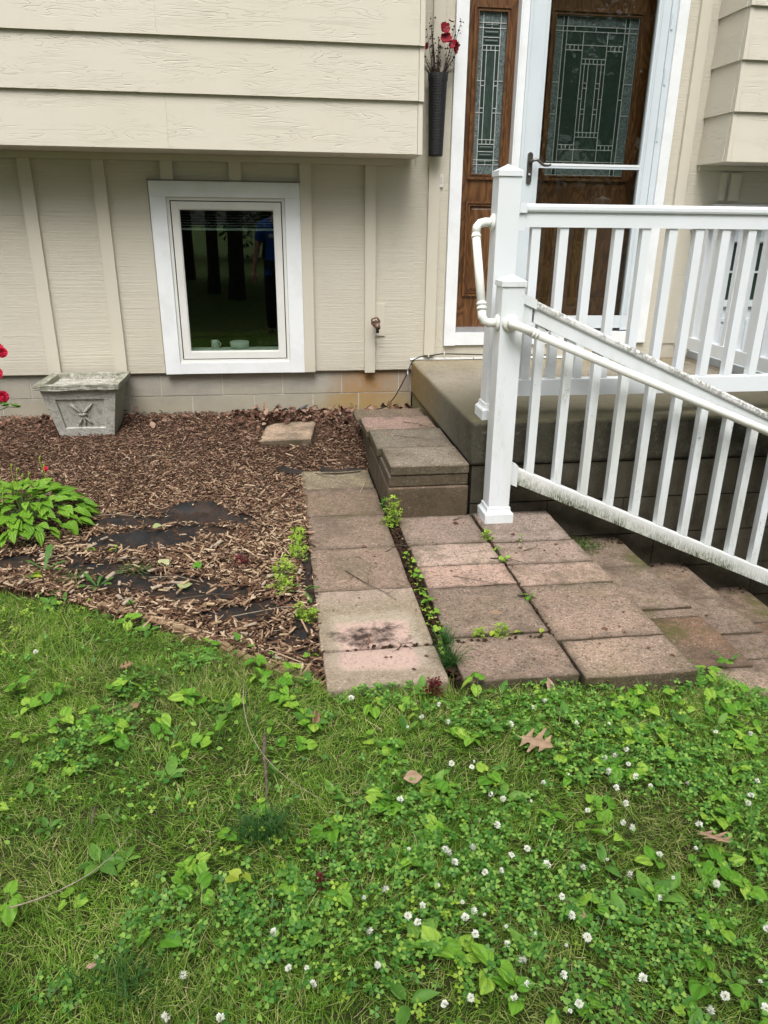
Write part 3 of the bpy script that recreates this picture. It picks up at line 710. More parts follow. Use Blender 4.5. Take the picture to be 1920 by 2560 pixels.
side = empty('sidelight', (1.35, .06, .6), house)
for b in ((1.1875, 1.262, .613, 2.80), (1.452, 1.5095, .613, 2.80)): box('stile', b[0], b[1], .060, .10, b[2], b[3], M['wood'], side, .001)
for b in (((.613, .84)), (1.392, 1.562), (2.486, 2.80)): box('rail', 1.2625, 1.4515, .060, .10, b[0], b[1], M['wood'], side, .001)
raised('panel', 1.2625, 1.4515, .8405, 1.3915, .067, M['wood'], side, .010, .028)
molding('panel_molding', 1.238, 1.476, .818, 1.414, .028, .060, M['wood'], side)
molding('glass_molding', 1.238, 1.478, 1.545, 2.503, .032, .060, M['wood'], side)
edoor = empty('entry_door', (2.03, .12, .6), house)
for b in ((1.601, 1.742, .602, 2.80), (2.352, 2.454, .602, 2.80)): box('stile', b[0], b[1], .120, .165, b[2], b[3], M['wood'], edoor, .001)
for b in ((.602, .80), (1.40, 1.552), (2.518, 2.80)): box('rail', 1.7425, 2.3515, .120, .165, b[0], b[1], M['wood'], edoor, .001)
box('stile', 2.025, 2.07, .120, .165, .8005, 1.3995, M['wood'], edoor, .001)
for a, b in ((1.7425, 2.0245), (2.0705, 2.3515)):
    raised('panel', a, b, .8005, 1.3995, .129, M['wood'], edoor, .011, .045)
molding('glass_molding', 1.742, 2.352, 1.550, 2.520, .033, .120, M['wood'], edoor)
def leaded(parent, X0, X1, Z0, Z1, y, V, H, regions):
    # glass: chip band all round, clear and water glass inside; came strips proud of it
    for mat, nm, rs in regions:
        for (a, b, c, d) in rs: box(nm, a, b, y, y+.006, c, d, M[mat], parent)
    m = MB(); w = .0022
    for (x, a, b) in V: m.box(x-w, x+w, y-.0032, y-.0005, a, b)
    for (z, a, b) in H: m.box(a, b, y-.0036, y-.0006, z-w, z+w)
    m.build('came', M['came'], parent)
cz = 2.035; mir = lambda z: 2*cz-z
V = [(1.826, 1.583, 2.487), (1.852, 1.583, 2.487), (2.232, 1.583, 2.487), (2.259, 1.583, 2.487)]
H = [(z, 1.775, 2.315) for z in (2.431, 2.404, mir(2.431), mir(2.404), 2.4855, 1.5845)]
for x in (1.904, 2.040, 2.176): V += [(x, 2.404, 2.431), (x, mir(2.431), mir(2.404))]
for x in (1.9625, 2.122):
    V += [(x, mir(2.404), 2.404)]
H += [(2.331, 1.852, 2.232), (mir(2.331), 1.852, 2.232)]
for a, b in ((1.852, 1.9625), (2.122, 2.232)):
    for z in (2.303, mir(2.303)): H.append((z, a, b))
    for k in range(1, 4):
        x = a+(b-a)*k/4; V += [(x, 2.303, 2.331), (x, mir(2.331), mir(2.303))]
for z in (2.257, 2.229, mir(2.257), mir(2.229)): H.append((z, 1.9625, 2.122))
for k in range(1, 6):
    x = 1.9625+.1595*k/6; V += [(x, 2.229, 2.257), (x, mir(2.257), mir(2.229))]
for x in (1.985, 2.012, 2.070, 2.098): V.append((x, mir(2.229), 2.229))
for a, b in ((1.985, 2.012), (2.070, 2.098)):
    for z in (2.123, 2.095, mir(2.123), mir(2.095)): H.append((z, a, b))
for a, b in ((1.9625, 1.985), (2.098, 2.122), (1.826, 1.852), (2.232, 2.259)): H.append((2.034, a, b))
for a, b in ((1.775, 1.826), (2.259, 2.315)):
    for z in (2.123, 1.943): H.append((z, a, b))
leaded(edoor, 1.775, 2.315, 1.583, 2.487, .128, V, H, [
    ('g_chip', 'chip_glass', [(1.770, 1.8255, 1.578, 2.492), (2.2595, 2.320, 1.578, 2.492), (1.8525, 2.2315, 2.4315, 2.492), (1.8525, 2.2315, 1.578, mir(2.4315))]),
    ('g_clear', 'clear_glass', [(1.826, 1.852, 1.578, 2.492), (2.232, 2.259, 1.578, 2.492), (1.8525, 2.2315, 2.404, 2.431), (1.8525, 2.2315, mir(2.431), mir(2.404)), (1.8525, 1.962, mir(2.3305), 2.3305), (2.1225, 2.2315, mir(2.3305), 2.3305), (1.9625, 2.0115, mir(2.2565), 2.2565), (2.0705, 2.122, mir(2.2565), 2.2565)]),
    ('g_wave', 'water_glass', [(1.8525, 2.2315, 2.331, 2.4035), (1.8525, 2.2315, mir(2.4035), mir(2.331)), (1.9625, 2.122, 2.257, 2.3305), (1.9625, 2.122, mir(2.3305), mir(2.257)), (2.012, 2.070, mir(2.2565), 2.2565)])])
cz = 2.024
x0, x1, z0, z1 = 1.2685, 1.4425, 1.580, 2.468
V = [(1.300, 1.58, 2.468), (1.408, 1.58, 2.468), (1.3265, mir(2.270), 2.270), (1.383, mir(2.270), 2.270)]
H = [(z, x0, x1) for z in (2.4145, 2.387, mir(2.4145), mir(2.387))]
H += [(z, 1.300, 1.408) for z in (2.339, 2.296, 2.270, mir(2.339), mir(2.296), mir(2.270))]
V += [(1.354, 2.387, 2.4145), (1.354, mir(2.4145), mir(2.387))]
for k in range(1, 4): x = 1.300+.108*k/4; V += [(x, 2.270, 2.296), (x, mir(2.296), mir(2.270))]
H += [(2.106, x0, 1.3265), (2.106, 1.383, x1), (mir(2.118), x0, 1.3265), (mir(2.118), 1.383, x1)]
for a, b in ((1.300, 1.3265), (1.383, 1.408)):
    for z in (2.080, mir(2.092)): H.append((z, a, b))
leaded(side, x0, x1, z0, z1, .068, V, H, [
    ('g_chip', 'chip_glass', [(1.262, 1.2995, 1.574, 2.474), (1.4085, 1.452, 1.574, 2.474), (1.2995, 1.4085, 2.4145, 2.474), (1.2995, 1.4085, 1.574, mir(2.4145))]),
    ('g_clear', 'clear_glass', [(1.300, 1.408, 2.2705, 2.414), (1.300, 1.408, mir(2.414), mir(2.2705)), (1.300, 1.3264, mir(2.270), 2.270), (1.3832, 1.408, mir(2.270), 2.270)]),
    ('g_wave', 'water_glass', [(1.3265, 1.383, mir(2.270), 2.270)])])
bev = MB()   # bevelled jewels, slightly convex strips
for zc in (2.400, 2.362, 2.317, mir(2.362), mir(2.317), mir(2.400)):
    a, b = 1.308, 1.400; MB().add([(a, .0676, zc-.010), (b, .0676, zc-.010), (b, .0676, zc+.010), (a, .0676, zc+.010), (a+.01, .0645, zc-.003), (b-.01, .0645, zc-.003), (b-.01, .0645, zc+.003), (a+.01, .0645, zc+.003)], [(0, 1, 5, 4), (1, 2, 6, 5), (2, 3, 7, 6), (3, 0, 4, 7), (4, 5, 6, 7)]).build('bevelled_glass', M['g_clear'], side)
# storm door
st = empty('storm_door', (2.02, .0, .59), house)
box('stile', 1.566, 1.691, -.006, .030, .592, 2.80, M['storm'], st, .004); box('stile', 2.377, 2.456, -.006, .030, .592, 2.80, M['storm'], st, .004)
box('stile_bead', 1.585, 1.594, -.010, -.0065, .592, 2.80, M['storm'], st, .002); box('stile_bead', 1.672, 1.679, -.010, -.0065, .70, 2.80, M['storm'], st, .002)
box('stile_bead', 2.392, 2.399, -.010, -.0065, .70, 2.80, M['storm'], st, .002); box('stile_bead', 2.404, 2.409, -.010, -.0065, .70, 2.80, M['storm'], st, .002)
box('hinge_strip', 2.4575, 2.4965, -.014, .030, .592, 2.80, M['storm'], st, .003)
box('bottom_rail', 1.6915, 2.3765, -.005, .030, .605, .688, M['storm'], st, .004); box('kick_sweep', 1.6915, 2.3765, -.002, .028, .592, .6045, M['rubber'], st)
box('pane', 1.6915, 2.3765, .013, .016, .6885, 2.80, M['stormglass'], st)
box('crossbar', 1.6915, 2.3765, -.004, .0125, 1.617, 1.6305, M['storm'], st, .002); box('crossbar', 1.6915, 2.3765, -.006, .0125, 1.6315, 1.645, M['white'], st, .002)
for z in (2.45, 2.15, 1.83): box('hinge', 2.462, 2.474, -.020, -.0145, z-.045, z+.045, M['storm'], st, .002)
m = MB()
for k in range(1):
    pr = [(1.6135+.0165+.0165*math.cos(a), 1.690+.0165*math.sin(a)) for a in np.linspace(0, math.pi, 9)]+[(1.6135+.0165+.0165*math.cos(a), 1.537+.0165*math.sin(a)) for a in np.linspace(math.pi, 2*math.pi, 9)]
    n = len(pr); m.add([(x, -.016, z) for x, z in pr]+[(x, -.0065, z) for x, z in pr], [tuple(range(n-1, -1, -1))]+[(i, (i+1) % n, n+(i+1) % n, n+i) for i in range(n)])
m.build('handle_plate', M['bronze'], st)
m = MB(); m.tube([(1.633, -.016, 1.648), (1.633, -.05, 1.652), (1.645, -.056, 1.657), (1.665, -.058, 1.658), (1.688, -.058, 1.640), (1.712, -.056, 1.628), (1.738, -.055, 1.627), (1.757, -.054, 1.634)], [.011, .009, .0085, .008, .0085, .008, .0075, .005], 10); m.build('handle_lever', M['bronze'], st, True)
m = MB(); m.lathe([(0, .005), (.008, .005), (.008, 0)], (1.630, -.0165, 1.575), 12, 'Y'); m.build('lock_cylinder', M['alu'], st, True)
# lower door with small panes far right of the porch
ld = empty('basement_door', (3.3, 0, -.7), house)
for b in ((2.925, 3.06, -.7, 1.35), (3.75, 3.99, -.7, 1.35)): box('casing', b[0], b[1], -.02, .04, b[2], b[3], M['white'], ld, .002)
box('door_slab', 3.0605, 3.7495, .02, .06, -.7, .74, M['storm'], ld); box('casing', 2.925, 3.99, -.022, .04, 1.351, 1.418, M['white'], ld, .002)
ring('lite_frame', 3.09, 3.72, .745, 1.225, .045, -.002, .03, M['storm'], ld)
box('door_slab', 3.0605, 3.7495, .032, .06, .7405, 1.349, M['storm'], ld)
for i in range(3):
    for k in range(2): box('pane', 3.137+i*.181, 3.311+i*.181-.006, .026, .0315, .792+k*.197, .972+k*.197, M['g_clear'], ld)
box('muntin', 3.1355, 3.6745, .006, .03, .974, .987, M['storm'], ld)
for i in (1, 2): box('muntin', 3.1285+i*.181, 3.1365+i*.181, .008, .03, .790, 1.180, M['storm'], ld)
ring('door_panel_molding', 3.12, 3.36, -.5, .66, .02, .010, .0195, M['storm'], ld); ring('door_panel_molding', 3.45, 3.69, -.5, .66, .02, .010, .0195, M['storm'], ld)
box('lower_wall', 2.925, 6, .0605, .16, -1.6, .745, M['panel'], house) if False else None
# bell push
bell = empty('doorbell', (1.057, -.006, 1.53)); tag(bell, 'small ivory doorbell push on the wall beside the white door casing', 'doorbell')
box('housing', 1.046, 1.068, -.014, -.0045, 1.493, 1.571, M['ivory'], bell, .003); box('button', 1.052, 1.062, -.018, -.0145, 1.515, 1.549, M['trim'], bell, .002)

# ---------------------------------------------------------------- outdoor tap, cable
tap = empty('garden_tap', (.635, -.03, .60)); tag(tap, 'corroded brass garden tap sticking out of the beige wall', 'tap')
box('mounting_plate', .6365, .704, -.014, -.0045, .567, .775, M['trim'], tap, .002)
m = MB(); m.lathe([(.012, 0), (.012, .055), (.022, .056), (.024, .068), (.016, .072), (.016, .09), (0, .09)], (.632, -.022, .655), 12, 'Y'); m.build('body', M['rust'], tap)
m = MB(); m.tube([(.636, -.085, .654), (.640, -.110, .645), (.643, -.128, .630)], [.017, .019, .017], 12); m.build('spout', M['rust'], tap, True)
m = MB(); m.lathe([(0, .001), (.0085, .001), (.0085, 0)], (.6445, -.1315, .632), 12, 'Y'); m.build('outlet_bore', M['rubber'], tap)
m = MB()
pts = [(.628+.026*math.cos(a)*(1+.12*math.cos(5*a)), -.105, .672+.024*math.sin(a)*(1+.12*math.cos(5*a))) for a in np.linspace(0, 2*math.pi, 21)]
m.tube(pts, .006, 6, False); m.box(.604, .652, -.108, -.102, .668, .676); m.tube([(.628, -.085, .672), (.628, -.11, .672)], .006, 8); m.build('handwheel', M['rust'], tap, True)
box('drain_nipple', .632, .650, -.118, -.100, .598, .616, M['rubber'], tap, .002)
cb = MB(); cb.tube([(.44, -.30, .055), (.50, -.16, .062), (.58, -.07, .066), (.66, -.04, .07), (.72, -.035, .085), (.775, -.032, .15), (.82, -.03, .23), (.862, -.028, .315), (.880, -.030, .365), (.905, -.026, .405), (.95, -.024, .425), (1.03, -.030, .434), (1.10, -.028, .443), (1.25, -.026, .438), (1.5, -.03, .430), (1.9, -.03, .425)], .0042, 7)
cab = cb.build('cable', M['black_cable'], None, True); tag(cab, 'black cable running down the foundation from the porch corner into the mulch', 'cable')
clips = MB()
for x, z in ((.862, .318), (1.005, .435), (1.115, .445)): clips.box(x-.003, x+.003, -.038, -.022, z-.012, z+.012)
clips.build('cable_clip', M['ivory'], cab)
caulk = MB()
for i in range(34):
    x = .905+i*.05+rnd.uniform(-.01, .01); caulk.add([(x-.03, -.003, .400), (x+.03, -.003, .400), (x+.028, -.012-rnd.random()*.006, .402), (x-.028, -.012-rnd.random()*.006, .402), (x-.03, -.003, .414+rnd.random()*.005), (x+.03, -.003, .414)], [(0, 1, 2, 3), (3, 2, 5, 4)])
# ---------------------------------------------------------------- wall basket with dried flowers
bk = empty('wall_basket', (1.0, -.075, 1.665)); tag(bk, 'tall narrow black wicker wall basket hanging by the door casing', 'basket')
prof = [(0, 0), (.043, 0), (.044, .01), (.0555, .40), (.059, .41), (.060, .445), (.0545, .447), (.05, .40), (0, .39)]
m = MB(); m.lathe(prof, (1.0, -.078, 1.665), 26); m.build('basket_body', M['black_wicker'], bk, True)
fl = empty('dried_bouquet', (1.0, -.078, 2.06)); tag(fl, 'dried stems with dark berries and red silk poppies in the black wall basket', 'bouquet')
m = MB(); berries = MB()
r2 = random.Random(3)
for i in range(46):
    a = r2.uniform(0, 6.28); sp = r2.uniform(.02, .13); h = r2.uniform(.09, .34)
    if i > 20: h = r2.uniform(.05, .12); sp = r2.uniform(.03, .10)
    b = Vector((1.0+.03*math.cos(a), -.078+.03*math.sin(a), 2.08)); e = b+Vector((sp*math.cos(a)*1.0, sp*math.sin(a)*.45, h))
    mid = (b+e)/2+Vector((r2.uniform(-.01, .01), 0, .02)); pts = arc(b, mid, e, 5); m.tube(pts, [.0022, .002, .0017, .0015, .0012, .0008], 4)
    if i <= 20:
        for k in range(r2.randint(3, 7)):
            p = pts[r2.randint(2, 5)]+Vector((r2.uniform(-.014, .014), r2.uniform(-.008, .008), r2.uniform(-.012, .012))); s = r2.uniform(.004, .0072)
            berries.add([p+Vector(v)*s for v in ((1, 0, 0), (-1, 0, 0), (0, 1, 0), (0, -1, 0), (0, 0, 1), (0, 0, -1))], [(0, 2, 4), (2, 1, 4), (1, 3, 4), (3, 0, 4), (2, 0, 5), (1, 2, 5), (3, 1, 5), (0, 3, 5)])
    else:
        for k in range(9):
            p = pts[r2.randint(1, 5)]; d = Vector((r2.uniform(-1, 1), r2.uniform(-1, 1), r2.uniform(-.3, 1)))*.02; m.tube([p, p+d], [.0012, .0004], 3)
m.build('stems', M['dryflower'], fl); berries.build('berries', M['dryflower'], fl)
def rosette(c, s, nP, nl=2, tilt=.5, face=(0, -1, .3), mb=None):
    mb = mb or MB(); F = Vector(face).normalized(); U = F.orthogonal().normalized(); Wd = F.cross(U)
    for l in range(nl):
        for k in range(nP):
            a = 6.283*(k+.5*l)/nP; d = (U*math.cos(a)+Wd*math.sin(a)); t = F.cross(d); lift = F*(tilt*(1-.35*l))
            q = [Vector(c), Vector(c)+(d*.5+lift*.35-t*.42)*s, Vector(c)+(d*1.0+lift*.5-t*.3)*s, Vector(c)+(d*1.05+lift*.75)*s, Vector(c)+(d*1.0+lift*.5+t*.3)*s, Vector(c)+(d*.5+lift*.35+t*.42)*s, Vector(c)+(d*.55+lift*.18)*s]
            mb.add(q, [(0, 1, 6), (1, 2, 6), (2, 3, 6), (3, 4, 6), (4, 5, 6), (5, 0, 6)])
    return mb
for (x, z, s, fc) in ((1.026, 2.338, .030, (.3, -1, .3)), (1.036, 2.285, .032, (-.2, -1, .6)), (1.094, 2.245, .030, (.9, -.6, -.3)), (1.082, 2.258, .026, (-.4, -.8, .3)), (1.062, 2.372, .017, (.3, -.3, 1)), (.925, 2.245, .018, (-1, -.4, 0))):
    rosette((x, -.105, z), s, 4, 3, .75, fc).build('poppy', M['red'], fl)

# ---------------------------------------------------------------- porch
porch_o = empty('porch', (1.9, -.85, -.2)); tag(porch_o, 'raised concrete porch slab with mossy dark block sides below the entry', 'porch')
sl = box('slab', .892, 2.93, -1.705, -.001, .172, .397, M['porch'], porch_o, .022, 4, .0022, True)
def courses(name, zs, length, place, mat, off=0.0):
    for i, (z0, z1) in enumerate(zs):
        a = 0.0; j = [0]; x = (.2+.2*(i % 2)+off) % .4
        if x > .05: j.append(x)
        while j[-1] < length-.45: j.append(j[-1]+.406)
        j.append(length)
        for p, q in zip(j[:-1], j[1:]): place(p+.002, q-.002, z0+.002, z1-.002)
zs = [(-.025, .170), (-.228, -.029), (-.431, -.232), (-.634, -.435), (-.837, -.638), (-1.04, -.841), (-1.243, -1.044), (-1.45, -1.247)]
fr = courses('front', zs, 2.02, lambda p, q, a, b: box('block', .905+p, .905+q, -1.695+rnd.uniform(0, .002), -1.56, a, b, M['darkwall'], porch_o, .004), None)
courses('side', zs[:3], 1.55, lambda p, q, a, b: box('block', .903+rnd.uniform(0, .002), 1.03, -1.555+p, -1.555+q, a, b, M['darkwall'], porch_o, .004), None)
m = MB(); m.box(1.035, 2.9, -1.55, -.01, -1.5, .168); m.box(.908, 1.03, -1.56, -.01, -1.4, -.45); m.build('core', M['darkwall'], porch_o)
caulk.build('wall_sealant', M['ivory'], porch_o)
# dry leaf bits on the porch
def twig(name, pts, r, mat=None, lab=None, br=None):
    m = MB(); n = len(pts); m.tube(pts, [r*(1-.6*i/(n-1)) for i in range(n)], 6)
    for b in (br or []): m.tube(b, [r*.6]+[r*.35]*(len(b)-1), 5)
    o = m.build(name, mat or M['twig'], None, True)
    if lab: tag(o, lab, 'twig')
    return o

# ---------------------------------------------------------------- side step of stacked pavers
stp = empty('side_step', (.69, -1.1, -.07)); tag(stp, 'low step of stacked grey and pink concrete blocks beside the porch', 'step')
def blk(par, x0, x1, y0, y1, z0, z1, col, bev=.006, rz=0.0, mat=None, tilt=(0, 0), rough=.0008):
    o = box('paver', x0, x1, y0, y1, z0, z1, mat or M['paver'], par, bev, 2, rough, True); o.color = (*col, 1); o.rotation_euler = (R(tilt[0]), R(tilt[1]), R(rz)); return o
G1, G2, PK, DK = (.175, .168, .135), (.140, .138, .112), (.25, .175, .155), (.13, .10, .075)
blk(stp, .500, .886, -1.722, -1.402, .142, .190, G1); blk(stp, .476, .884, -1.398, -1.02, .142, .188, G2, rz=-.4)
blk(stp, .462, .876, -1.016, -.70, .136, .180, PK, rz=.6); blk(stp, .442, .87, -.695, -.44, .128, .165, DK)
for (a, b) in ((-1.716, -1.32), (-1.316, -.92), (-.916, -.52)): blk(stp, .492, .884, a, b, .0825, .1405 if a < -1 else .134, (.11, .09, .072))
for (a, b) in ((-1.724, -1.318), (-1.314, -.91), (-.906, -.50)): blk(stp, .490, .887, a, b, -.10, .081, (.135, .088, .062), .008)

# ---------------------------------------------------------------- paver path and stairs
path = struct(empty('paver_path', (.7, -2.2, -.12)))
T = -.070
P1 = (.27, .205, .165); P2 = (.38, .285, .235); P3 = (.43, .31, .26); P4 = (.225, .175, .14)
def pv(x0, x1, y1, y0, col, top=T, th=.11, par=None, **k):
    g = .0035; return blk(par or path, x0+g, x1-g, y0+g, y1-g, top-th, top, col, .0055, rough=.0021, **k)
pv(.083, .482, -.945, -1.27, (.175, .165, .105), tilt=(.3, 0)); pv(.086, .486, -1.27, -1.668, (.18, .135, .10))
pv(.092, .478, -1.668, -2.065, P4, rz=-.3); pv(.090, .480, -2.065, -2.470, (.235, .18, .14))
pv(.090, .484, -2.470, -2.897, P1, mat=M['paver_stained']); pv(.096, .488, -2.903, -3.128, P3, mat=M['paver_stained'], tilt=(-1.2, 0), rz=.7)
pv(.528, .905, -1.726, -2.066, (.27, .215, .185)); pv(.534, .908, -2.070, -2.288, (.33, .265, .225), rz=-.4); pv(.538, .910, -2.290, -2.487, P3)
pv(.530, .908, -2.490, -2.862, P4, rz=.3); pv(.528, .914, -2.868, -3.142, (.265, .20, .16), tilt=(-.8, 0))
pv(.914, 1.300, -1.712, -2.078, (.30, .255, .23)); pv(.914, 1.304, -2.082, -2.312, (.29, .23, .195)); pv(.912, 1.310, -2.314, -2.512, P2)
pv(.912, 1.312, -2.515, -2.926, (.21, .16, .125), rz=-.3); pv(.920, 1.308, -2.930, -3.166, (.26, .20, .155), tilt=(-.7, 0))
stair = empty('paver_stairs', (2.0, -2.3, -.9)); tag(stair, 'steps of pinkish concrete pavers going down beside the porch under the railing', 'stairs')
treads = [(-.240, 1.312, 1.706, [-1.70, -2.045, -2.462, -2.53, -2.905], [P4, P4, (.20, .155, .12), (.19, .115, .070)]),
          (-.412, 1.708, 2.10, [-1.68, -2.09, -2.42, -2.62, -2.98], [(.21, .16, .12), P4, (.235, .18, .145), P1]),
          (-.584, 2.102, 2.49, [-1.66, -2.07, -2.30, -2.72, -3.1], [(.20, .15, .115), (.21, .12, .075), P4, P1]),
          (-.756, 2.492, 2.88, [-1.64, -2.04, -2.44, -2.84, -3.2], [P4, P4, P4, P4]), (-.93, 2.882, 3.28, [-1.64, -2.04, -2.44, -2.84, -3.2], [P4]*4)]
for z, x0, x1, yy, cc in treads:
    for a, b, c in zip(yy[:-1], yy[1:], cc): pv(x0+.004, x1, a, b, c, z-(.006 if b < -2.5 else 0), .09, stair, rz=rnd.uniform(-.5, .5), tilt=(rnd.uniform(-.5, .5), rnd.uniform(-.4, .4)))
pv(1.500, 1.90, -2.925, -3.32, (.34, .27, .215), -.238, .10, stair, rz=-2)
m = MB()
for z, x0, x1, yy, cc in treads: m.box(x0-.03, x1-.02, yy[-1]+.02, yy[0], z-.30, z-.094)
m.box(.54, 1.29, -3.12, -1.73, -.5, -.182)
m.build('riser_fill', M['soil'], stair)
struct(mk('path_bedding', bxv(.10, .52, -3.10, -.9, -.25, -.13), BOXF, M['soil']))

# lone flat stone in the mulch
fs_ = blk(None, -.128, .195, -.64, -.20, -.03, .036, (.33, .26, .19), .008, 8, tilt=(0, -3)); fs_.name = 'stepping_stone'; fs_.rotation_euler[2] = R(-7)
tag(fs_, 'tan flat concrete stone lying in the mulch under the wall', 'stone')

# ---------------------------------------------------------------- railings
def post(par, x, y, z0, z1, mat, base=.14, capmat=None):
    h = .0505; box('post', x-h, x+h, y-h, y+h, z0+.001, z1-.035, mat, par, .004, 2)
    b = base/2; o = MB()
    pr = [(b, 0), (b, .045), (b-.004, .050), (b-.010, .056), (b-.013, .066), (b-.013, .074), (h+.001, .080)]
    for (r0, a0), (r1, a1) in zip(pr[:-1], pr[1:]):
        o.add([(x-r0, y-r0, z0+a0), (x+r0, y-r0, z0+a0), (x+r0, y+r0, z0+a0), (x-r0, y+r0, z0+a0), (x-r1, y-r1, z0+a1), (x+r1, y-r1, z0+a1), (x+r1, y+r1, z0+a1), (x-r1, y+r1, z0+a1)], [(0, 1, 5, 4), (1, 2, 6, 5), (2, 3, 7, 6), (3, 0, 4, 7)])
    o.build('base_trim', mat, par)
    c = MB(); k = .0555; zt = z1-.038
    c.add([(x-k, y-k, zt), (x+k, y-k, zt), (x+k, y+k, zt), (x-k, y+k, zt), (x-k, y-k, zt+.022), (x+k, y-k, zt+.022), (x+k, y+k, zt+.022), (x-k, y+k, zt+.022), (x, y, zt+.050)], [(3, 2, 1, 0), (0, 1, 5, 4), (1, 2, 6, 5), (2, 3, 7, 6), (3, 0, 4, 7), (4, 5, 8), (5, 6, 8), (6, 7, 8), (7, 4, 8)])
    c.build('post_cap', capmat or mat, par)
def rail(par, name, p0, p1, prof, mat):
    # sweep a (side, up) profile between two points, vertical cut ends
    p0, p1 = Vector(p0), Vector(p1); d = (p1-p0); hd_ = Vector((d.x, d.y, 0)).normalized(); s = Vector((hd_.y, -hd_.x, 0))
    n = len(prof); vs = [p0+s*a+Vector((0, 0, b)) for a, b in prof]+[p1+s*a+Vector((0, 0, b)) for a, b in prof]
    fs = [(i, n+i, n+(i+1) % n, (i+1) % n) for i in range(n)]+[tuple(range(n)), tuple(range(2*n-1, n-1, -1))]
    return mk(name, vs, fs, mat, par)
CAP = [(-.034, -.030), (-.037, -.022), (-.037, -.008), (-.030, -.001), (-.012, .003), (.012, .003), (.030, -.001), (.037, -.008), (.037, -.022), (.034, -.030)]
SUB = [(-.0255, -.094), (-.0255, -.0305), (.0255, -.0305), (.0255, -.094)]
BOT = [(-.0225, -.080), (-.0225, -.003), (-.019, 0), (.019, 0), (.0225, -.003), (.0225, -.080)]
pr1 = empty('porch_railing', (1.9, -1.62, .397)); tag(pr1, 'clean white vinyl railing along the front edge of the porch', 'railing')
post(pr1, 1.0155, -1.612, .397, 1.507, M['vinyl']); post(pr1, 2.845, -1.612, .397, 1.507, M['vinyl'])
YR = -1.625
rail(pr1, 'cap_rail', (1.0665, YR, 1.358), (2.794, YR, 1.358), CAP, M['vinyl']); rail(pr1, 'top_rail', (1.0665, YR, 1.358), (2.794, YR, 1.358), SUB, M['vinyl'])
rail(pr1, 'bottom_rail', (1.0665, YR, .583), (2.794, YR, .583), BOT, M['vinyl'])
box('rail_bracket', 1.0665, 1.100, -1.666, -1.584, 1.323, 1.364, M['vinyl'], pr1, .004); box('rail_bracket', 1.0665, 1.097, -1.656, -1.594, 1.250, 1.322, M['vinyl'], pr1, .004)
box('rail_bracket', 1.0665, 1.088, -1.652, -1.598, .492, .594, M['vinyl'], pr1, .004)
k = 0
while 1.136+k*.1305 < 2.76:
    x = 1.136+k*.1305; box('baluster', x, x+.040, YR-.020, YR+.020, .583, 1.2635, M['vinyl'], pr1, .0015); k += 1
pr2 = empty('side_railing', (2.835, -.8, .397)); tag(pr2, 'white vinyl railing on the far side of the porch running to the house wall', 'railing')
XR = 2.835
rail(pr2, 'cap_rail', (XR, -.03, 1.358), (XR, -1.56, 1.358), CAP, M['vinyl']); rail(pr2, 'top_rail', (XR, -.03, 1.358), (XR, -1.56, 1.358), SUB, M['vinyl'])
rail(pr2, 'bottom_rail', (XR, -.03, .560), (XR, -1.56, .560), BOT, M['vinyl'])
box('rail_bracket', XR-.03, XR+.03, -.030, -.0045, .482, .585, M['vinyl'], pr2, .004); box('rail_bracket', XR-.04, XR+.04, -.030, -.0045, 1.255, 1.366, M['vinyl'], pr2, .004)
y = -.16
while y > -1.5: box('baluster', XR-.019, XR+.019, y-.038, y, .560, 1.2635, M['vinyl'], pr2, .0015); y -= .1305
box('edge_strip', 2.905, 2.935, -1.69, -.03, .398, .445, M['storm'], pr2, .003)
sr = empty('stair_railing', (1.0, -1.80, -.07)); tag(sr, 'mildewed white vinyl stair railing sloping down from the lower post', 'railing')
SL = -.4355; YS = -1.790
post(sr, 1.0095, YS, -.070, 1.062, M['vinyl_soiled'], capmat=M['vinyl_soiled'])
XE = 3.30
post(sr, XE+.05, YS, -1.10, .05, M['vinyl_soiled'])
zt = lambda x: .957+SL*(x-1.131); zb = lambda x: .184+SL*(x-1.114)
rail(sr, 'cap_rail', (1.118, YS, zt(1.118)), (XE, YS, zt(XE)), CAP, M['vinyl_cap']); rail(sr, 'top_rail', (1.118, YS, zt(1.118)), (XE, YS, zt(XE)), SUB, M['vinyl_soiled'])
rail(sr, 'bottom_rail', (1.100, YS, zb(1.100)), (XE, YS, zb(XE)), BOT, M['vinyl_mould'])
def brk(x0, x1, zf, top, bot, w):
    hexa('rail_bracket', [(x0, YS-w, zf(x0)+bot), (x1, YS-w, zf(x1)+bot), (x1, YS+w, zf(x1)+bot), (x0, YS+w, zf(x0)+bot), (x0, YS-w, zf(x0)+top), (x1, YS-w, zf(x1)+top), (x1, YS+w, zf(x1)+top), (x0, YS+w, zf(x0)+top)], M['vinyl_soiled'], sr, .004)
brk(1.0605, 1.122, zt, .007, -.034, .041); brk(1.0605, 1.106, zt, -.0345, -.115, .032); brk(1.0605, 1.100, zb, .012, -.092, .028)
k = 0
while 1.142+k*.1415 < XE-.05:
    x0 = 1.142+k*.1415; x1 = x0+.039; a, b = zb(x0), zb(x1); c, d = zt(x0)-.094, zt(x1)-.094; w = .0195
    o = hexa('baluster', [(x0, YS-w, a-.004), (x1, YS-w, b-.004), (x1, YS+w, b-.004), (x0, YS+w, a-.004), (x0, YS-w, c), (x1, YS-w, d), (x1, YS+w, d), (x0, YS+w, c)], M['vinyl_dirty'], sr, .0015); k += 1
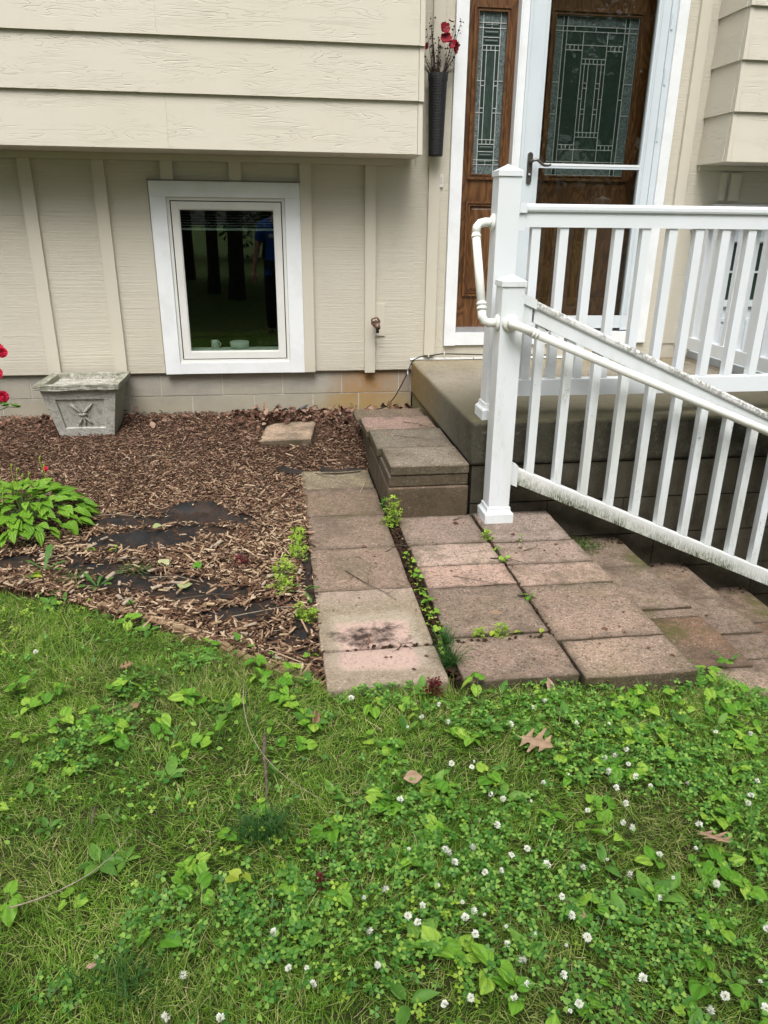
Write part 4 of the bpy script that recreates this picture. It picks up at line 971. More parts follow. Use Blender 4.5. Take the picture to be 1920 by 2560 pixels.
# round ivory handrail on the stair side, and its link between the two posts
hr = empty('handrail', (2.0, -1.9, .5)); tag(hr, 'round ivory pipe handrail sloping down in front of the stair railing', 'handrail')
YP = -1.905
m = MB(); m.lathe([(0, .0005), (.036, .0005), (.037, .006), (.030, .012), (.019, .014)], (1.003, YS-.0505, .871), 24, 'Y'); m.build('flange', M['pvc'], hr, True)
ze = .836; pz = lambda x: ze+SL*(x-1.09)*.90
m = MB(); m.tube([(1.003, -1.853, .871), (1.003, -1.885, .871), (1.010, -1.900, .869), (1.030, YP, .862), (1.055, YP, .852), (1.085, YP, pz(1.085))], .0195, 14); m.build('elbow', M['pvc'], hr, True)
for c_ in ((1.083, 1.094), (1.0975, 1.108)): MB().tube([(q_, YP, pz(q_)) for q_ in c_], .0222, 14).build('collar', M['pvc'], hr, True)
m = MB(); m.tube([(1.085, YP, pz(1.085)), (3.2, YP, pz(3.2))], .0192, 16); m.build('pipe', M['pvc'], hr, True)
hr2 = empty('handrail', (.88, -1.75, 1.0)); tag(hr2, 'short ivory pipe with two elbows linking the upper and lower white posts', 'handrail')
m = MB(); m.lathe([(0, 0), (.036, 0), (.037, -.006), (.030, -.012), (.019, -.014)], (.9645, -1.612, 1.282), 24, 'X'); m.build('flange', M['pvc'], hr2, True)
m = MB(); m.lathe([(0, 0), (.036, 0), (.037, -.006), (.030, -.012), (.019, -.014)], (.9585, -1.800, .868), 24, 'X'); m.build('flange', M['pvc'], hr2, True)
m = MB(); m.tube([(.951, -1.612, 1.282), (.925, -1.612, 1.282), (.903, -1.613, 1.277), (.888, -1.618, 1.262), (.883, -1.628, 1.235)], .0195, 14); m.build('elbow', M['pvc'], hr2, True)
m = MB(); m.tube([(.883, -1.628, 1.235), (.885, -1.785, .938)], .0192, 16); m.build('pipe', M['pvc'], hr2, True)
m = MB(); m.tube([(.885, -1.786, .930), (.887, -1.796, .895), (.896, -1.800, .876), (.915, -1.800, .868), (.945, -1.800, .868)], .0195, 14); m.build('elbow', M['pvc'], hr2, True)
for c_ in ([(.8832, -1.632, 1.228), (.8833, -1.638, 1.216)], [(.8849, -1.778, .952), (.885, -1.784, .940)], [(.885, -1.7865, .934), (.885, -1.792, .922)]): MB().tube(c_, .0222, 14).build('collar', M['pvc'], hr2, True)

# ---------------------------------------------------------------- stone planter
pl = empty('stone_planter', (-1.22, -.25, .02)); tag(pl, 'weathered cast stone planter box with a bow relief, standing against the foundation', 'planter')
def frus(x0, x1, y0, y1, z0, X0, X1, Y0, Y1, z1): return [(x0, y0, z0), (x1, y0, z0), (x1, y1, z0), (x0, y1, z0), (X0, Y0, z1), (X1, Y0, z1), (X1, Y1, z1), (X0, Y1, z1)]
B0 = (-1.375, -1.052, -.375, -.125, .02); B1 = (-1.437, -1.000, -.433, -.070, .322)
m = MB(); vs = frus(*B0, *B1); m.add(vs, [(0, 3, 2, 1), (1, 2, 6, 5), (2, 3, 7, 6), (3, 0, 4, 7)])
# front face with a recessed panel
def fp(u, v, d=0.0):
    x = (B0[0]*(1-v)+B1[0]*v)*(1-u)+(B0[1]*(1-v)+B1[1]*v)*u; yy = B0[2]*(1-v)+B1[2]*v; return (x, yy+d, B0[4]*(1-v)+B1[4]*v)
fa = [fp(0, 0), fp(1, 0), fp(1, 1), fp(0, 1)]; fb = [fp(.15, .17), fp(.85, .17), fp(.85, .80), fp(.15, .80)]; fc = [fp(.17, .19, .010), fp(.83, .19, .010), fp(.83, .78, .010), fp(.17, .78, .010)]
m.add(fa+fb+fc, [(0, 1, 5, 4), (1, 2, 6, 5), (2, 3, 7, 6), (3, 0, 4, 7), (4, 5, 9, 8), (5, 6, 10, 9), (6, 7, 11, 10), (7, 4, 8, 11), (8, 9, 10, 11)])
m.build('body', M['planter'], pl)
m = MB(); ox0, ox1, oy0, oy1 = -1.462, -.975, -.462, -.042; zz0, zz1 = .322, .356; w = .048
O = [(ox0, oy0), (ox1, oy0), (ox1, oy1), (ox0, oy1)]; I = [(ox0+w, oy0+w), (ox1-w, oy0+w), (ox1-w, oy1-w), (ox0+w, oy1-w)]; J = [(ox0+w+.02, oy0+w+.02), (ox1-w-.02, oy0+w+.02), (ox1-w-.02, oy1-w-.02), (ox0+w+.02, oy1-w-.02)]
Ob = [(x*.985-1.22*.015, yv*.985-.25*.015) for x, yv in O]
vs = [(a, b, zz0) for a, b in Ob]+[(a, b, zz1) for a, b in O]+[(a, b, zz1-.002) for a, b in I]+[(a, b, .25) for a, b in J]
fsx = [(3, 2, 1, 0)]
for i in range(4):
    j = (i+1) % 4; fsx += [(i, j, 4+j, 4+i), (4+i, 4+j, 8+j, 8+i), (8+i, 8+j, 12+j, 12+i)]
fsx.append((12, 13, 14, 15)); m.add(vs, fsx)
rim = m.build('rim', M['planter'], pl)
bm = bmesh.new(); bm.from_mesh(rim.data); bmesh.ops.subdivide_edges(bm, edges=bm.edges[:], cuts=6, use_grid_fill=True)
for v in bm.verts: v.co += Vector((rnd.uniform(-1, 1), rnd.uniform(-1, 1), rnd.uniform(-1, 1)))*.0022
bm.to_mesh(rim.data); bm.free()
m = MB()
def lobe(u0, v0, u1, v1, r0, r1): a = Vector(fp(u0, v0, .006)); b = Vector(fp(u1, v1, .006)); m.tube([a, (a*.65+b*.35), (a*.3+b*.7), b], [r0, (r0+r1)*.62, r1, r1*.5], 8)
for e in ((.34, .70, .010), (.66, .70, .010)): lobe(.5, .48, e[0], e[1], .006, e[2])
for e in ((.40, .24), (.51, .22), (.62, .26)): lobe(.5, .46, e[0], e[1], .005, .008)
for e in ((.44, .30), (.56, .36), (.42, .58), (.56, .60)): lobe(.5, .47, e[0], e[1], .006, .005)
m.tube([fp(.44, .47, .002), fp(.5, .47, -.002), fp(.56, .48, .002)], .008, 8)
m.build('bow_relief', M['planter'], pl, True)

# ---------------------------------------------------------------- leaf templates
def leafgrid(wf, n=8, m=2, fold=.12, droop=.25, curl=.0, wav=0.0, notch=0.0):
    vs = []; 
    for i in range(n+1):
        t = i/n; w = wf(t)
        for j in range(-m, m+1):
            s = j/m; y = s*w; z = fold*abs(y)*2*(1-.6*abs(s))-droop*t*t+curl*(s*s)*w
            z += wav*math.sin(t*17+j)*abs(s)
            vs.append((t-notch*abs(s)*(1-t)**2, y, z))
    k = 2*m+1; fs = [(i*k+j, (i+1)*k+j, (i+1)*k+j+1, i*k+j+1) for i in range(n) for j in range(2*m)]
    return vs, fs
HOSTA = lambda t: .36*max(0.0, math.sin(math.pi*min(1, t**.62)))**.8*(1-t*.25)+.001
HEART = lambda t: float(np.interp(t, [0, .08, .2, .38, .58, .78, .92, 1], [.24, .40, .49, .50, .41, .24, .09, .003]))
OVATE = lambda t: .26*max(0, math.sin(math.pi*min(1, t**.8)))+.02*(t < .2)+.001
def DAND(t): return .03+.13*t*(.55+.45*abs(math.sin(t*17)))*(1 if t < .85 else (1-t)/.15)+.001
OKT = [0, .10, .20, .25, .30, .335, .36, .44, .50, .56, .60, .625, .70, .76, .80, .835, .86, .93, 1]
OKW = [.008, .012, .05, .16, .29, .24, .09, .075, .20, .40, .36, .13, .09, .20, .27, .20, .09, .06, .002]
def OAK(t): return float(np.interp(t, OKT, OKW))
def lm(name, wf, mat, **k): v, f = leafgrid(wf, **k); return mesh(name, v, f, mat, True)
LM = {'hosta': [lm('hosta_leaf', HOSTA, M['hosta'], n=9, m=2, fold=.22, droop=d, wav=.012) for d in (.18, .32, .45, .10)],
      'violet': [lm('heart_leaf', HEART, M['violet'], n=9, m=2, fold=f, droop=d, notch=.22, wav=.012) for f, d in ((.15, .12), (.38, .22), (-.10, .25), (.25, .4), (.55, .1))],
      'plantain': [lm('oval_leaf', OVATE, M['plantain'], n=7, m=2, fold=.2, droop=d, wav=.01) for d in (.25, .1, .4)],
      'dandelion': [lm('toothed_leaf', DAND, M['dandelion'], n=22, m=1, fold=.3, droop=d) for d in (.25, .45)],
      'oak': [lm('oak_leaf', OAK, M['deadleaf'], n=40, m=2, fold=-.05, droop=d, curl=c) for d, c in ((.08, .15), (-.08, .28), (.15, .35))],
      'yellow': [lm('yellow_leaf', HEART, M['yellowleaf'], n=6, m=2, fold=.2, droop=.1, notch=.2)],
      'pale': [lm('pale_leaf', HEART, M['paleleaf'], n=6, m=2, fold=.1, droop=.15)],
      'lance': [lm('lance_leaf', lambda t: .17*math.sin(math.pi*t)+.001, M['deadleaf'], n=8, m=2, fold=.25, droop=.1)]}
def putleaf(kind, parent, off, az, pitch, roll, s, name='leaf', sy=1.0):
    me = rnd.choice(LM[kind]); o = bpy.data.objects.new(name, me); COL.objects.link(o); o.parent = parent
    o.location = off; o.rotation_euler = Euler((roll, -pitch, az), 'XYZ'); o.scale = (s, s*sy, s); return o

# ---------------------------------------------------------------- hosta
hx, hy = -1.19, -1.72
hosta = empty('hosta', (hx, hy, gz(hx, hy))); tag(hosta, 'bright green hosta with a mound of ribbed leaves growing in the mulch', 'plant')
for i in range(298):
    ring_ = math.sqrt((i+.5)/298); a = i*2.39996+rnd.uniform(-.25, .25)
    rr = .28*ring_; hgt = .120*(1-ring_**2.2)+.045+rnd.uniform(-.012, .012)
    pit = .75-1.15*ring_+rnd.uniform(-.2, .2); s = rnd.uniform(.046, .076)*(.8+.25*ring_)
    putleaf('hosta', hosta, (rr*math.cos(a), rr*math.sin(a)*.98, hgt), a+rnd.uniform(-.5, .5), pit, rnd.uniform(-.45, .45), s)
m = MB()
for i in range(60):
    a = i*2.4; r_ = .24*math.sqrt(i/60); m.tube(arc((hx+.02*math.cos(a), hy+.02*math.sin(a), gz(hx, hy)), (hx+r_*.5*math.cos(a), hy+r_*.5*math.sin(a), gz(hx, hy)+.10), (hx+r_*math.cos(a), hy+r_*math.sin(a), gz(hx, hy)+.10*(1-r_*2)+.05), 4), .0022, 4)
m.build('petioles', M['stem'], hosta)
for i in range(13):
    a = rnd.uniform(0, 6.28); r_ = rnd.uniform(.03, .2); b = Vector((hx+r_*math.cos(a), hy+r_*math.sin(a), gz(hx, hy)+.12)); e = b+Vector((rnd.uniform(-.03, .03), rnd.uniform(-.03, .03), rnd.uniform(.07, .13)))
    m = MB(); m.tube([b, (b+e)/2, e], .0013, 4); m.tube([e, e+Vector((.003, 0, .012)), e+Vector((.005, 0, .022))], [.002, .0042, .001], 6); m.build('flower_scape', M['sorrel'], hosta)

# ---------------------------------------------------------------- red flowering plant at the left edge
fp_ = empty('red_flower_plant', (-1.62, -1.02, gz(-1.62, -1.02))); tag(fp_, 'red blooming plant with grey green leaves at the left edge of the picture', 'flower')
m = MB(); heads = [(-1.432, -1.0, .655, .030), (-1.405, -1.02, .640, .026), (-1.462, -1.0, .530, .034), (-1.455, -.98, .405, .030), (-1.52, -1.0, .60, .035), (-1.56, -1.05, .48, .035), (-1.6, -1.0, .70, .035)]
z0 = gz(-1.62, -1.02)
for x, yv, z, s in heads: m.tube(arc((-1.62, -1.02, z0), (-1.62, -1.02, z), (x, yv, z), 6), .003, 5)
m.tube(arc((-1.62, -1.02, z0), (-1.56, -1.0, .40), (-1.375, -1.0, .352), 6), .003, 5); m.build('stalks', M['stem'], fp_)
for x, yv, z, s in heads:
    mb = MB()
    for l in range(5): rosette((x, yv, z), s*(1-.16*l), 9, 1, .2+.5*l, (rnd.uniform(-.4, .6), -1, .4), mb)
    mb.build('bloom', M['pink_red'], fp_)
for i in range(26):
    t = i/26; c = (-1.50+.13*t+rnd.uniform(-.006, .006)+1.62, -1.0+rnd.uniform(-.01, .01)+1.02, .385-.035*t-z0)
    putleaf('plantain', fp_, c, rnd.uniform(0, 6.28), rnd.uniform(-.2, .8), rnd.uniform(-.5, .5), .032, 'leaf', 1.4)

# ---------------------------------------------------------------- mulch chips
def rad(n, a, b): return rng.uniform(a, b, n)
BP = [(-1.03, -2.10, .17, .06), (-.80, -2.20, .16, .05), (-.60, -2.31, .20, .06), (-.44, -2.38, .17, .075), (-.33, -2.44, .18, .05), (-.17, -2.60, .13, .045), (-.06, -2.55, .09, .04), (-.03, -2.80, .05, .05), (.04, -2.70, .03, .10), (.02, -2.87, .05, .03),
      (-.38, -1.71, .19, .06), (-.66, -1.74, .24, .045), (-.64, -1.93, .22, .085), (-.40, -1.86, .15, .05), (-.85, -2.22, .10, .05), (.075, -2.3, .02, .35)]
def fabric_mask(x, y):
    m_ = np.zeros_like(x)
    for cx, cy, a, b in BP: m_ = np.maximum(m_, np.clip(1.7-((x-cx)/a)**2-((y-cy)/b)**2, 0, 1))
    return np.clip(m_*(.25+1.55*vnoise(x, y, 9, 71))+.25*(vnoise(x, y, 26, 72)-.5)*(m_ > 0), 0, 1)
fx = np.arange(-1.45, .10, .022); fy = np.arange(-3.0, -1.5, .022)
def fabz(x, y):
    z = mulch_z(x, y)-.011+.006*fabric_mask(x, y)+fabric_mask(x, y)*(.014*(vnoise(x, y, 13, 81)-.5)+.012*(vnoise(x*.5, y*1.6, 22, 82)-.5))
    t = np.interp(x, [-.90, -.84, -.60, -.474, -.36, -.26, -.13, -.08], [-1.72, -1.69, -1.645, -1.635, -1.63, -1.74, -1.84, -1.87]); hgt = np.interp(x, [-.9, -.84, -.62, -.47, -.38, -.26, -.13, -.08], [0, .016, .022, .055, .070, .055, .02, 0])
    z = z+hgt*np.exp(-((y-t)/.022)**2)
    z = z+.034*np.exp(-((x+.665)/.055)**2-((y+1.90)/.032)**2)+.025*np.exp(-((x+.56)/.05)**2-((y+1.94)/.03)**2)+.022*np.exp(-((x+.08)/.05)**2-((y+2.64)/.018)**2)
    return z-np.clip((edge_y(x)-y+.05)*1.5, 0, .1)
fab = sheet('landscape_fabric', fx, fy, fabz, M['fabric']); tag(fab, 'black landscape fabric showing in patches through the wood chips', 'fabric')
for pts, lab in (([(-.04, -1.00), (.0, -1.015), (.05, -1.04), (.09, -1.05)], 'torn black fabric scrap on the mulch nearest the flat stone'), ([(.20, -1.02), (.28, -1.03), (.36, -1.02), (.43, -1.0)], 'thin black fabric strip along the back end of the paver path')):
    m = MB(); vs = []
    for (x, yv) in pts: vs += [(x, yv-.012*rnd.random()-.004, gz(x, yv)+.012), (x+.006, yv, gz(x, yv)+.030*rnd.random()+.018), (x, yv+.015, gz(x, yv)+.012)]
    m.add(vs, [(3*i+j, 3*i+3+j, 3*i+4+j, 3*i+1+j) for i in range(len(pts)-1) for j in range(2)]); tag(m.build('fabric_scrap', M['fabric']), lab, 'fabric')
def chipmesh(name, n, xr, yr, ln, wd, th, keep=None, lift=.012, tilt=.22):
    x = rad(n, *xr); y = rad(n, *yr)
    k = (y > edge_y(x)+.0) & ~((x > .085+.02*rng.random(n)) & (y > -3.15) & (y < -.97)) & ~((x > .49))
    k &= ~((x > -.14) & (x < .21) & (y < -.20) & (y > -.66)) & ~((x > -1.40) & (x < -1.03) & (y > -.40) & (y < -.10))
    fm = fabric_mask(x, y); k &= rng.random(n) > np.clip(fm*1.25, 0, .975)
    if keep is not None: k &= keep(x, y)
    x, y = x[k], y[k]; n = len(x)
    L_ = rng.lognormal(math.log(ln), .58, n); near = np.clip((-y-1.2)/1.6, 0, 1); L_ *= .60+.62*near
    Wd_ = np.minimum(L_*rad(n, .10, .36), .009); Th = rad(n, .6, 1.4)*th
    az = np.where(rng.random(n) < .35, rng.normal(0, .8, n), rad(n, 0, 6.28)); z = np.where(fabric_mask(x, y) > .3, fabz(x, y)+.003, mulch_z(x, y))+rad(n, -.006, lift)
    T_ = [(-.5, -.3, 0), (.42, -.5, 0), (.5, .35, 0), (-.4, .5, 0), (-.46, -.25, 1), (.38, -.42, 1), (.44, .28, 1), (-.36, .42, 1)]
    return scatter(name, T_, [(4, 5, 6, 7), (0, 1, 5, 4), (1, 2, 6, 5), (2, 3, 7, 6), (3, 0, 4, 7)], np.stack([x, y, z], 1), rotm(az, rng.normal(0, tilt, n), rng.normal(0, tilt*1.6, n)), np.stack([L_, Wd_, Th], 1), M['chips'])
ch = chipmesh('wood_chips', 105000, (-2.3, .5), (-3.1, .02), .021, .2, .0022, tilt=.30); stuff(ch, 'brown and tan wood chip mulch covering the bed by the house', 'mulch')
# big pale chips one could pick up
T_ = [(-.5, -.35, 0), (.42, -.5, 0), (.5, .35, 0), (-.4, .5, 0), (-.46, -.25, 1), (.38, -.42, 1), (.44, .28, 1), (-.36, .42, 1)]
cm = [mesh('wood_chip', [(a*1.0, b*w, c*.09) for a, b, c in T_], [(0, 3, 2, 1), (4, 5, 6, 7), (0, 1, 5, 4), (1, 2, 6, 5), (2, 3, 7, 6), (3, 0, 4, 7)], m_) for w, m_ in ((.28, simple('pale_chip', (.46, .35, .21), (.32, .22, .13), .85, 60, .5)), (.2, simple('tan_chip', (.36, .25, .15), (.24, .15, .09), .85, 60, .5)), (.38, simple('grey_chip', (.40, .33, .24), (.26, .2, .15), .85, 60, .5)))]
cn = 0
while cn < 85:
    x = rnd.uniform(-1.1, .07); y = rnd.uniform(-3.0, -1.9)
    if y < float(edge_y(x))+.03 or y > float(edge_y(x))+.75: continue
    o = bpy.data.objects.new('wood_chip', rnd.choice(cm)); COL.objects.link(o); s = rnd.uniform(.026, .058); o.scale = (s, s*rnd.uniform(.7, 1.1), s); o.location = (x, y, gz(x, y)+.012+rnd.uniform(0, .008))
    o.rotation_euler = (rnd.uniform(-.3, .3), rnd.uniform(-.2, .2), rnd.choice((rnd.gauss(0, .6), rnd.uniform(0, 6.28), rnd.gauss(1.2, .3)))); tag(o, 'large pale splinter of wood lying on top of the mulch near the lawn edge', 'wood chip', 'large pale wood chips'); cn += 1
# dead leaves blown against the wall
v, f = leafgrid(lambda t: (.08+.34*math.sin(math.pi*t)*(.55+.45*abs(math.sin(t*9))))*(1 if t < .9 else (1-t)/.1)+.004, n=8, m=1, fold=.5, droop=.35)
n = 520; x = np.concatenate([rad(340, -.35, .50), rad(90, .5, .89), rad(90, -1.9, .0)]); y = np.concatenate([-np.abs(rng.normal(0, .22, 340))-.01, -np.abs(rng.normal(0, .09, 90))-.01, -np.abs(rng.normal(0, .12, 90))-.02])
k = ~((x > -.10) & (x < .19) & (y < -.24) & (y > -.60)) & ~((x > .45) & (y < -.42)) & ~((x > -1.42) & (x < -1.02) & (y < -.08)); x, y = x[k], y[k]; n = len(x)
z = mulch_z(np.minimum(x, .5), y)+rad(n, .006, .035)
stuff(scatter('leaf_litter', v, f, np.stack([x, y, z], 1), rotm(rad(n, 0, 6.28), rng.normal(.1, .5, n), rng.normal(0, .6, n)), rad(n, .022, .05), M['litter'], True), 'curled brown dead leaves drifted against the foundation', 'dead leaves')
o = bpy.data.objects.new('oak_leaf', LM['oak'][0]); COL.objects.link(o); o.location = (-.13, -.05, .06); o.rotation_euler = (R(75), R(-80), .3); o.scale = (.075,)*3; tag(o, 'dark oak leaf standing upright against the foundation blocks', 'leaf')
m = MB(); m.tube(arc((.06, -.10, .06), (.13, -.09, .10), (.17, -.07, .115), 6), [.003, .006, .010, .012, .011, .008, .003], 6); tag(m.build('feather', simple('grey_feather', (.10, .10, .105), (.05, .05, .055), .6), None, True), 'grey feather lying on the dead leaves below the wall', 'feather')
# bed edging
ed = empty('bed_edging', (-.2, -2.8, -.1)); tag(ed, 'buried tan stone edging strip between lawn and mulch', 'edging')
E = [(-.72, -2.50), (-.548, -2.594), (-.338, -2.738), (-.172, -2.895), (-.05, -2.986), (.085, -3.085)]
for (a, b), (c, d) in zip(E[:-1], E[1:]):
    dv = Vector((c-a, d-b, 0)).normalized(); nv = Vector((-dv.y, dv.x, 0))*.030; A = Vector((a, b, 0))+dv*.004; Bv = Vector((c, d, 0))-dv*.004; z1 = gz(a, b+.05)+.006; z2 = gz(c, d+.05)+.008; q = []
    for zlo in (0, 1):
        for p, zz in ((A, z1), (Bv, z2), (Bv+nv, z2), (A+nv, z1)): q.append((p.x, p.y, zz if zlo else zz-.08))
    hexa('edging_piece', q, M['edging'], ed, .006, 2)

# ---------------------------------------------------------------- grass
def blades(name, n, xr, yr, ln, wd, keep, mat):
    x = rad(n, *xr); y = rad(n, *yr); k = keep(x, y); x, y = x[k], y[k]; n = len(x)
    dens = vnoise(x, y, 7, 21)*.6+vnoise(x, y, 19, 22)*.4; k = rng.random(n) < .35+dens*1.0; x, y = x[k], y[k]; n = len(x)
    L_ = rng.lognormal(math.log(ln), .33, n)*(.75+.5*vnoise(x, y, 4, 23)); flow = vnoise(x, y, 3.0, 24)*9+vnoise(x, y, 10, 25)*5; az = flow+rng.normal(0, 1.35, n)
    pit = np.clip(rng.normal(.48, .34, n)*(.6+.8*vnoise(x, y, 6, 26)), .03, 1.35)
    T_ = [(0, -.5, 0), (0, .5, 0), (.48, -.42, .10), (.48, .42, .10), (.8, -.25, .08), (.8, .25, .08), (1, 0, -.02)]
    z = lawn_z(x, y)-.006
    return scatter(name, T_, [(0, 2, 3, 1), (2, 4, 5, 3), (4, 6, 5)], np.stack([x, y, z], 1), rotm(az, pit, rng.normal(0, .7, n)), np.stack([L_, rad(n, .7, 1.4)*wd, L_], 1), mat)
def onlawn(x, y): return (y < edge_y(x)-.005+.02*vnoise(x, y, 30, 30)+(x < .02)*.10*np.clip(vnoise(x, y, 14, 31)-.45, 0, 1)) & (y > -4.75)
g1 = blades('grass', 380000, (-1.75, 2.05), (-4.75, -2.2), 0.031, .0014, onlawn, M['grass']); stuff(g1, 'thin green and straw coloured lawn grass', 'grass')
g2 = blades('grass', 70000, (-4.5, 5), (-6.0, -1.7), .05, .003, lambda x, y: (y < edge_y(x)) & ~((x > -1.7) & (x < 2.0) & (y > -4.7)), M['grass']); stuff(g2, 'lawn grass beyond the frame and behind the camera', 'grass')
# taller dark tufts
def tuft(x, y, n, ln, lab, sp=.03):
    xx = x+rng.normal(0, sp, n); yy = y+rng.normal(0, sp*.6, n); T_ = [(0, -.5, 0), (0, .5, 0), (.45, -.45, .12), (.45, .45, .12), (.8, -.25, .06), (.8, .25, .06), (1, 0, -.10)]
    L_ = rad(n, .6, 1.2)*ln; o = scatter('grass_tuft', T_, [(0, 2, 3, 1), (2, 4, 5, 3), (4, 6, 5)], np.stack([xx, yy, lawn_z(xx, yy)], 1), rotm(rad(n, 0, 6.28), rad(n, .5, 1.35), rng.normal(0, .3, n)), np.stack([L_, rad(n, .002, .0034), L_], 1), M['tuft'])
    stuff(o); tag(o, lab, 'grass tuft'); return o
M['tuft'] = leafmat('tuft_blades', [(.03, .10, .02), (.05, .14, .03), (.08, .19, .04)])
tuft(-.085, -3.66, 170, .085, 'dark coarse grass tuft below the forked stick in the lawn')
tuft(-.35, -4.02, 60, .10, 'loose tuft of long grass in the lower left lawn', .05); tuft(.515, -3.02, 110, .10, 'long grass growing out of the joint between path and front pavers', .012)
tuft(.52, -2.90, 70, .09, 'grass strands leaning over the second paver joint', .012)
# clover leaves
def heartlet():
    a = []; f = []
    for k in range(3):
        t = 2*math.pi*k/3+.3; c, s = math.cos(t), math.sin(t)
        pts = [(0, 0, 0), (.45, -.34, .06), (.92, -.30, .02), (.84, 0, -.02), (.92, .30, .02), (.45, .34, .06)]
        b = len(a); a += [(x*c-y_*s, x*s+y_*c, z) for x, y_, z in pts]; f += [(b, b+1, b+2, b+3), (b, b+3, b+4, b+5)]
    return a, f
CV, CF = heartlet()
def leaves(name, n, s0, s1, mat, dens, zr=(.012, .038), V=CV, F=CF, tl=.35, rgn=((-1.75, 2.05), (-4.6, -2.2))):
    x = rad(n, *rgn[0]); y = rad(n, *rgn[1]); k = onlawn(x, y) & (rng.random(n) < dens(x, y)); x, y = x[k], y[k]; n = len(x)
    return scatter(name, V, F, np.stack([x, y, lawn_z(x, y)+rad(n, *zr)], 1), rotm(rad(n, 0, 6.28), rng.normal(0, tl, n), rng.normal(0, tl, n)), rad(n, s0, s1), mat)
def cd(x, y): return np.clip((vnoise(x, y, 2.1, 41)*.55+vnoise(x, y, 7, 42)*.45-.545+.22*np.clip((x+.10)/.7, -1, 1))*3.4, .012, .85)
c1_ = leaves('clover_leaves', 50000, .0078, .0145, M['clover'], cd); stuff(c1_, 'white clover leaves spreading through the lawn', 'clover')
def sd(x, y): return np.clip((vnoise(x, y, 3.3, 51)-.60)*3.5, 0.01, .6)
c2_ = leaves('sorrel_leaves', 9000, .007, .012, M['sorrel'], sd, (.015, .04)); stuff(c2_, 'yellow green wood sorrel leaves in patches of lawn', 'sorrel')
ov_, of_ = leafgrid(lambda t: .30*math.sin(math.pi*t**.8)+.001, n=3, m=1, fold=.2, droop=.2)
c3_ = leaves('small_weeds', 12000, .010, .022, M['clover'], lambda x, y: np.clip((vnoise(x, y, 3.7, 61)-.42+.18*np.clip(x, -.6, 1))*1.6, .03, .8), (.008, .03), ov_, of_, .5); stuff(c3_, 'small oval leaved weeds between the grass', 'weeds')
# ---------------------------------------------------------------- plants with leaves as parts
GREEN = {'violet': 'heart leaved violet plant', 'plantain': 'broad leaved plantain rosette', 'dandelion': 'dandelion rosette with toothed leaves'}
def plant(kind, x, y, n, s, label=None, group=None, spread=.4, hgt=.03, z=None, pitch=.35):
    o = empty({'violet': 'violet_plant', 'plantain': 'plantain_plant', 'dandelion': 'dandelion_plant', 'yellow': 'seedling'}[kind], (x, y, gz(x, y) if z is None else z))
    tag(o, label or GREEN[kind]+' growing in the lawn', 'plant', group)
    a0 = rnd.uniform(0, 6.28); st_ = MB()
    for i in range(n):
        a = a0+i*6.283/n*(1.0)+rnd.uniform(-.3, .3); ss = s*rnd.uniform(.7, 1.15)
        if kind in ('violet', 'yellow'):
            d = ss*spread*rnd.uniform(.3, 1.6); h = hgt*rnd.uniform(.6, 1.3); off = (d*math.cos(a), d*math.sin(a), h)
            putleaf(kind, o, off, a+rnd.uniform(-.6, .6), rnd.uniform(-.6, .55), rnd.uniform(-.6, .6), ss); st_.tube([(x, y, W[o.name].z), (x+off[0]*.8, y+off[1]*.8, W[o.name].z+h*.7), (x+off[0], y+off[1], W[o.name].z+h)], .0011, 4)
        else: putleaf(kind, o, (.006*math.cos(a), .006*math.sin(a), .006), a, rnd.uniform(pitch*.5, pitch*1.6), rnd.uniform(-.3, .3), ss*1.5)
    if st_.v: st_.build('stalks', M['stem'], o)
    return o
plant('violet', -.225, -3.33, 2, .036, 'pair of bright heart shaped leaves left of the forked stick', hgt=.035); plant('violet', -.63, -3.19, 2, .040, 'single large heart shaped leaf near the left lawn edge'); plant('violet', .045, -3.30, 6, .030, 'cluster of rounded violet leaves beside the pointed dead leaf')
plant('violet', -.10, -3.59, 3, .036, 'dark heart shaped leaves at the foot of the forked stick'); plant('violet', -.165, -3.66, 2, .032, 'two round leaves just left of the dark grass tuft'); plant('violet', -.23, -3.75, 3, .032, 'heart leaves in a row below the pair left of the stick')
plant('violet', -.22, -3.82, 3, .034, 'big round leaf with small ones low in the left lawn'); plant('plantain', -.455, -3.70, 6, .034, 'broad grey green plantain rosette beside the long curved twig', pitch=.3)
plant('yellow', -.13, -3.80, 4, .026, 'yellow lime rounded seedling leaves in the middle of the lawn', hgt=.035); plant('plantain', -.06, -3.47, 3, .034, 'upright lance leaves right of the forked stick', pitch=1.0)
plant('violet', -.72, -3.92, 2, .040, 'bright leaf cut by the left picture edge'); plant('violet', -.60, -4.02, 4, .026, 'lime leaf cluster near the lower left edge', hgt=.04)
plant('plantain', .31, -3.33, 3, .034, 'upright light green leaf beside the clover blossoms', pitch=.9); plant('plantain', .53, -3.60, 4, .034, 'large oval leaf group in the clover centre', pitch=.4); plant('violet', .50, -3.55, 4, .040, 'largest heart leaves standing among the clover')
plant('violet', .62, -3.70, 4, .038, 'heart leaves below the right blossom row'); plant('violet', .95, -3.87, 6, .042, 'violet clump beside the broad dead maple like leaf'); plant('violet', 1.03, -3.72, 4, .038, 'violet clump at the right picture edge')
plant('violet', .36, -4.07, 3, .040, 'broad leaf with insect holes near the bottom edge'); plant('plantain', .19, -4.10, 3, .034, 'oval leaf pair at the bottom edge under a blossom', pitch=.4); plant('plantain', .68, -3.98, 3, .034, 'single long oval leaf low in the right lawn', pitch=.5)
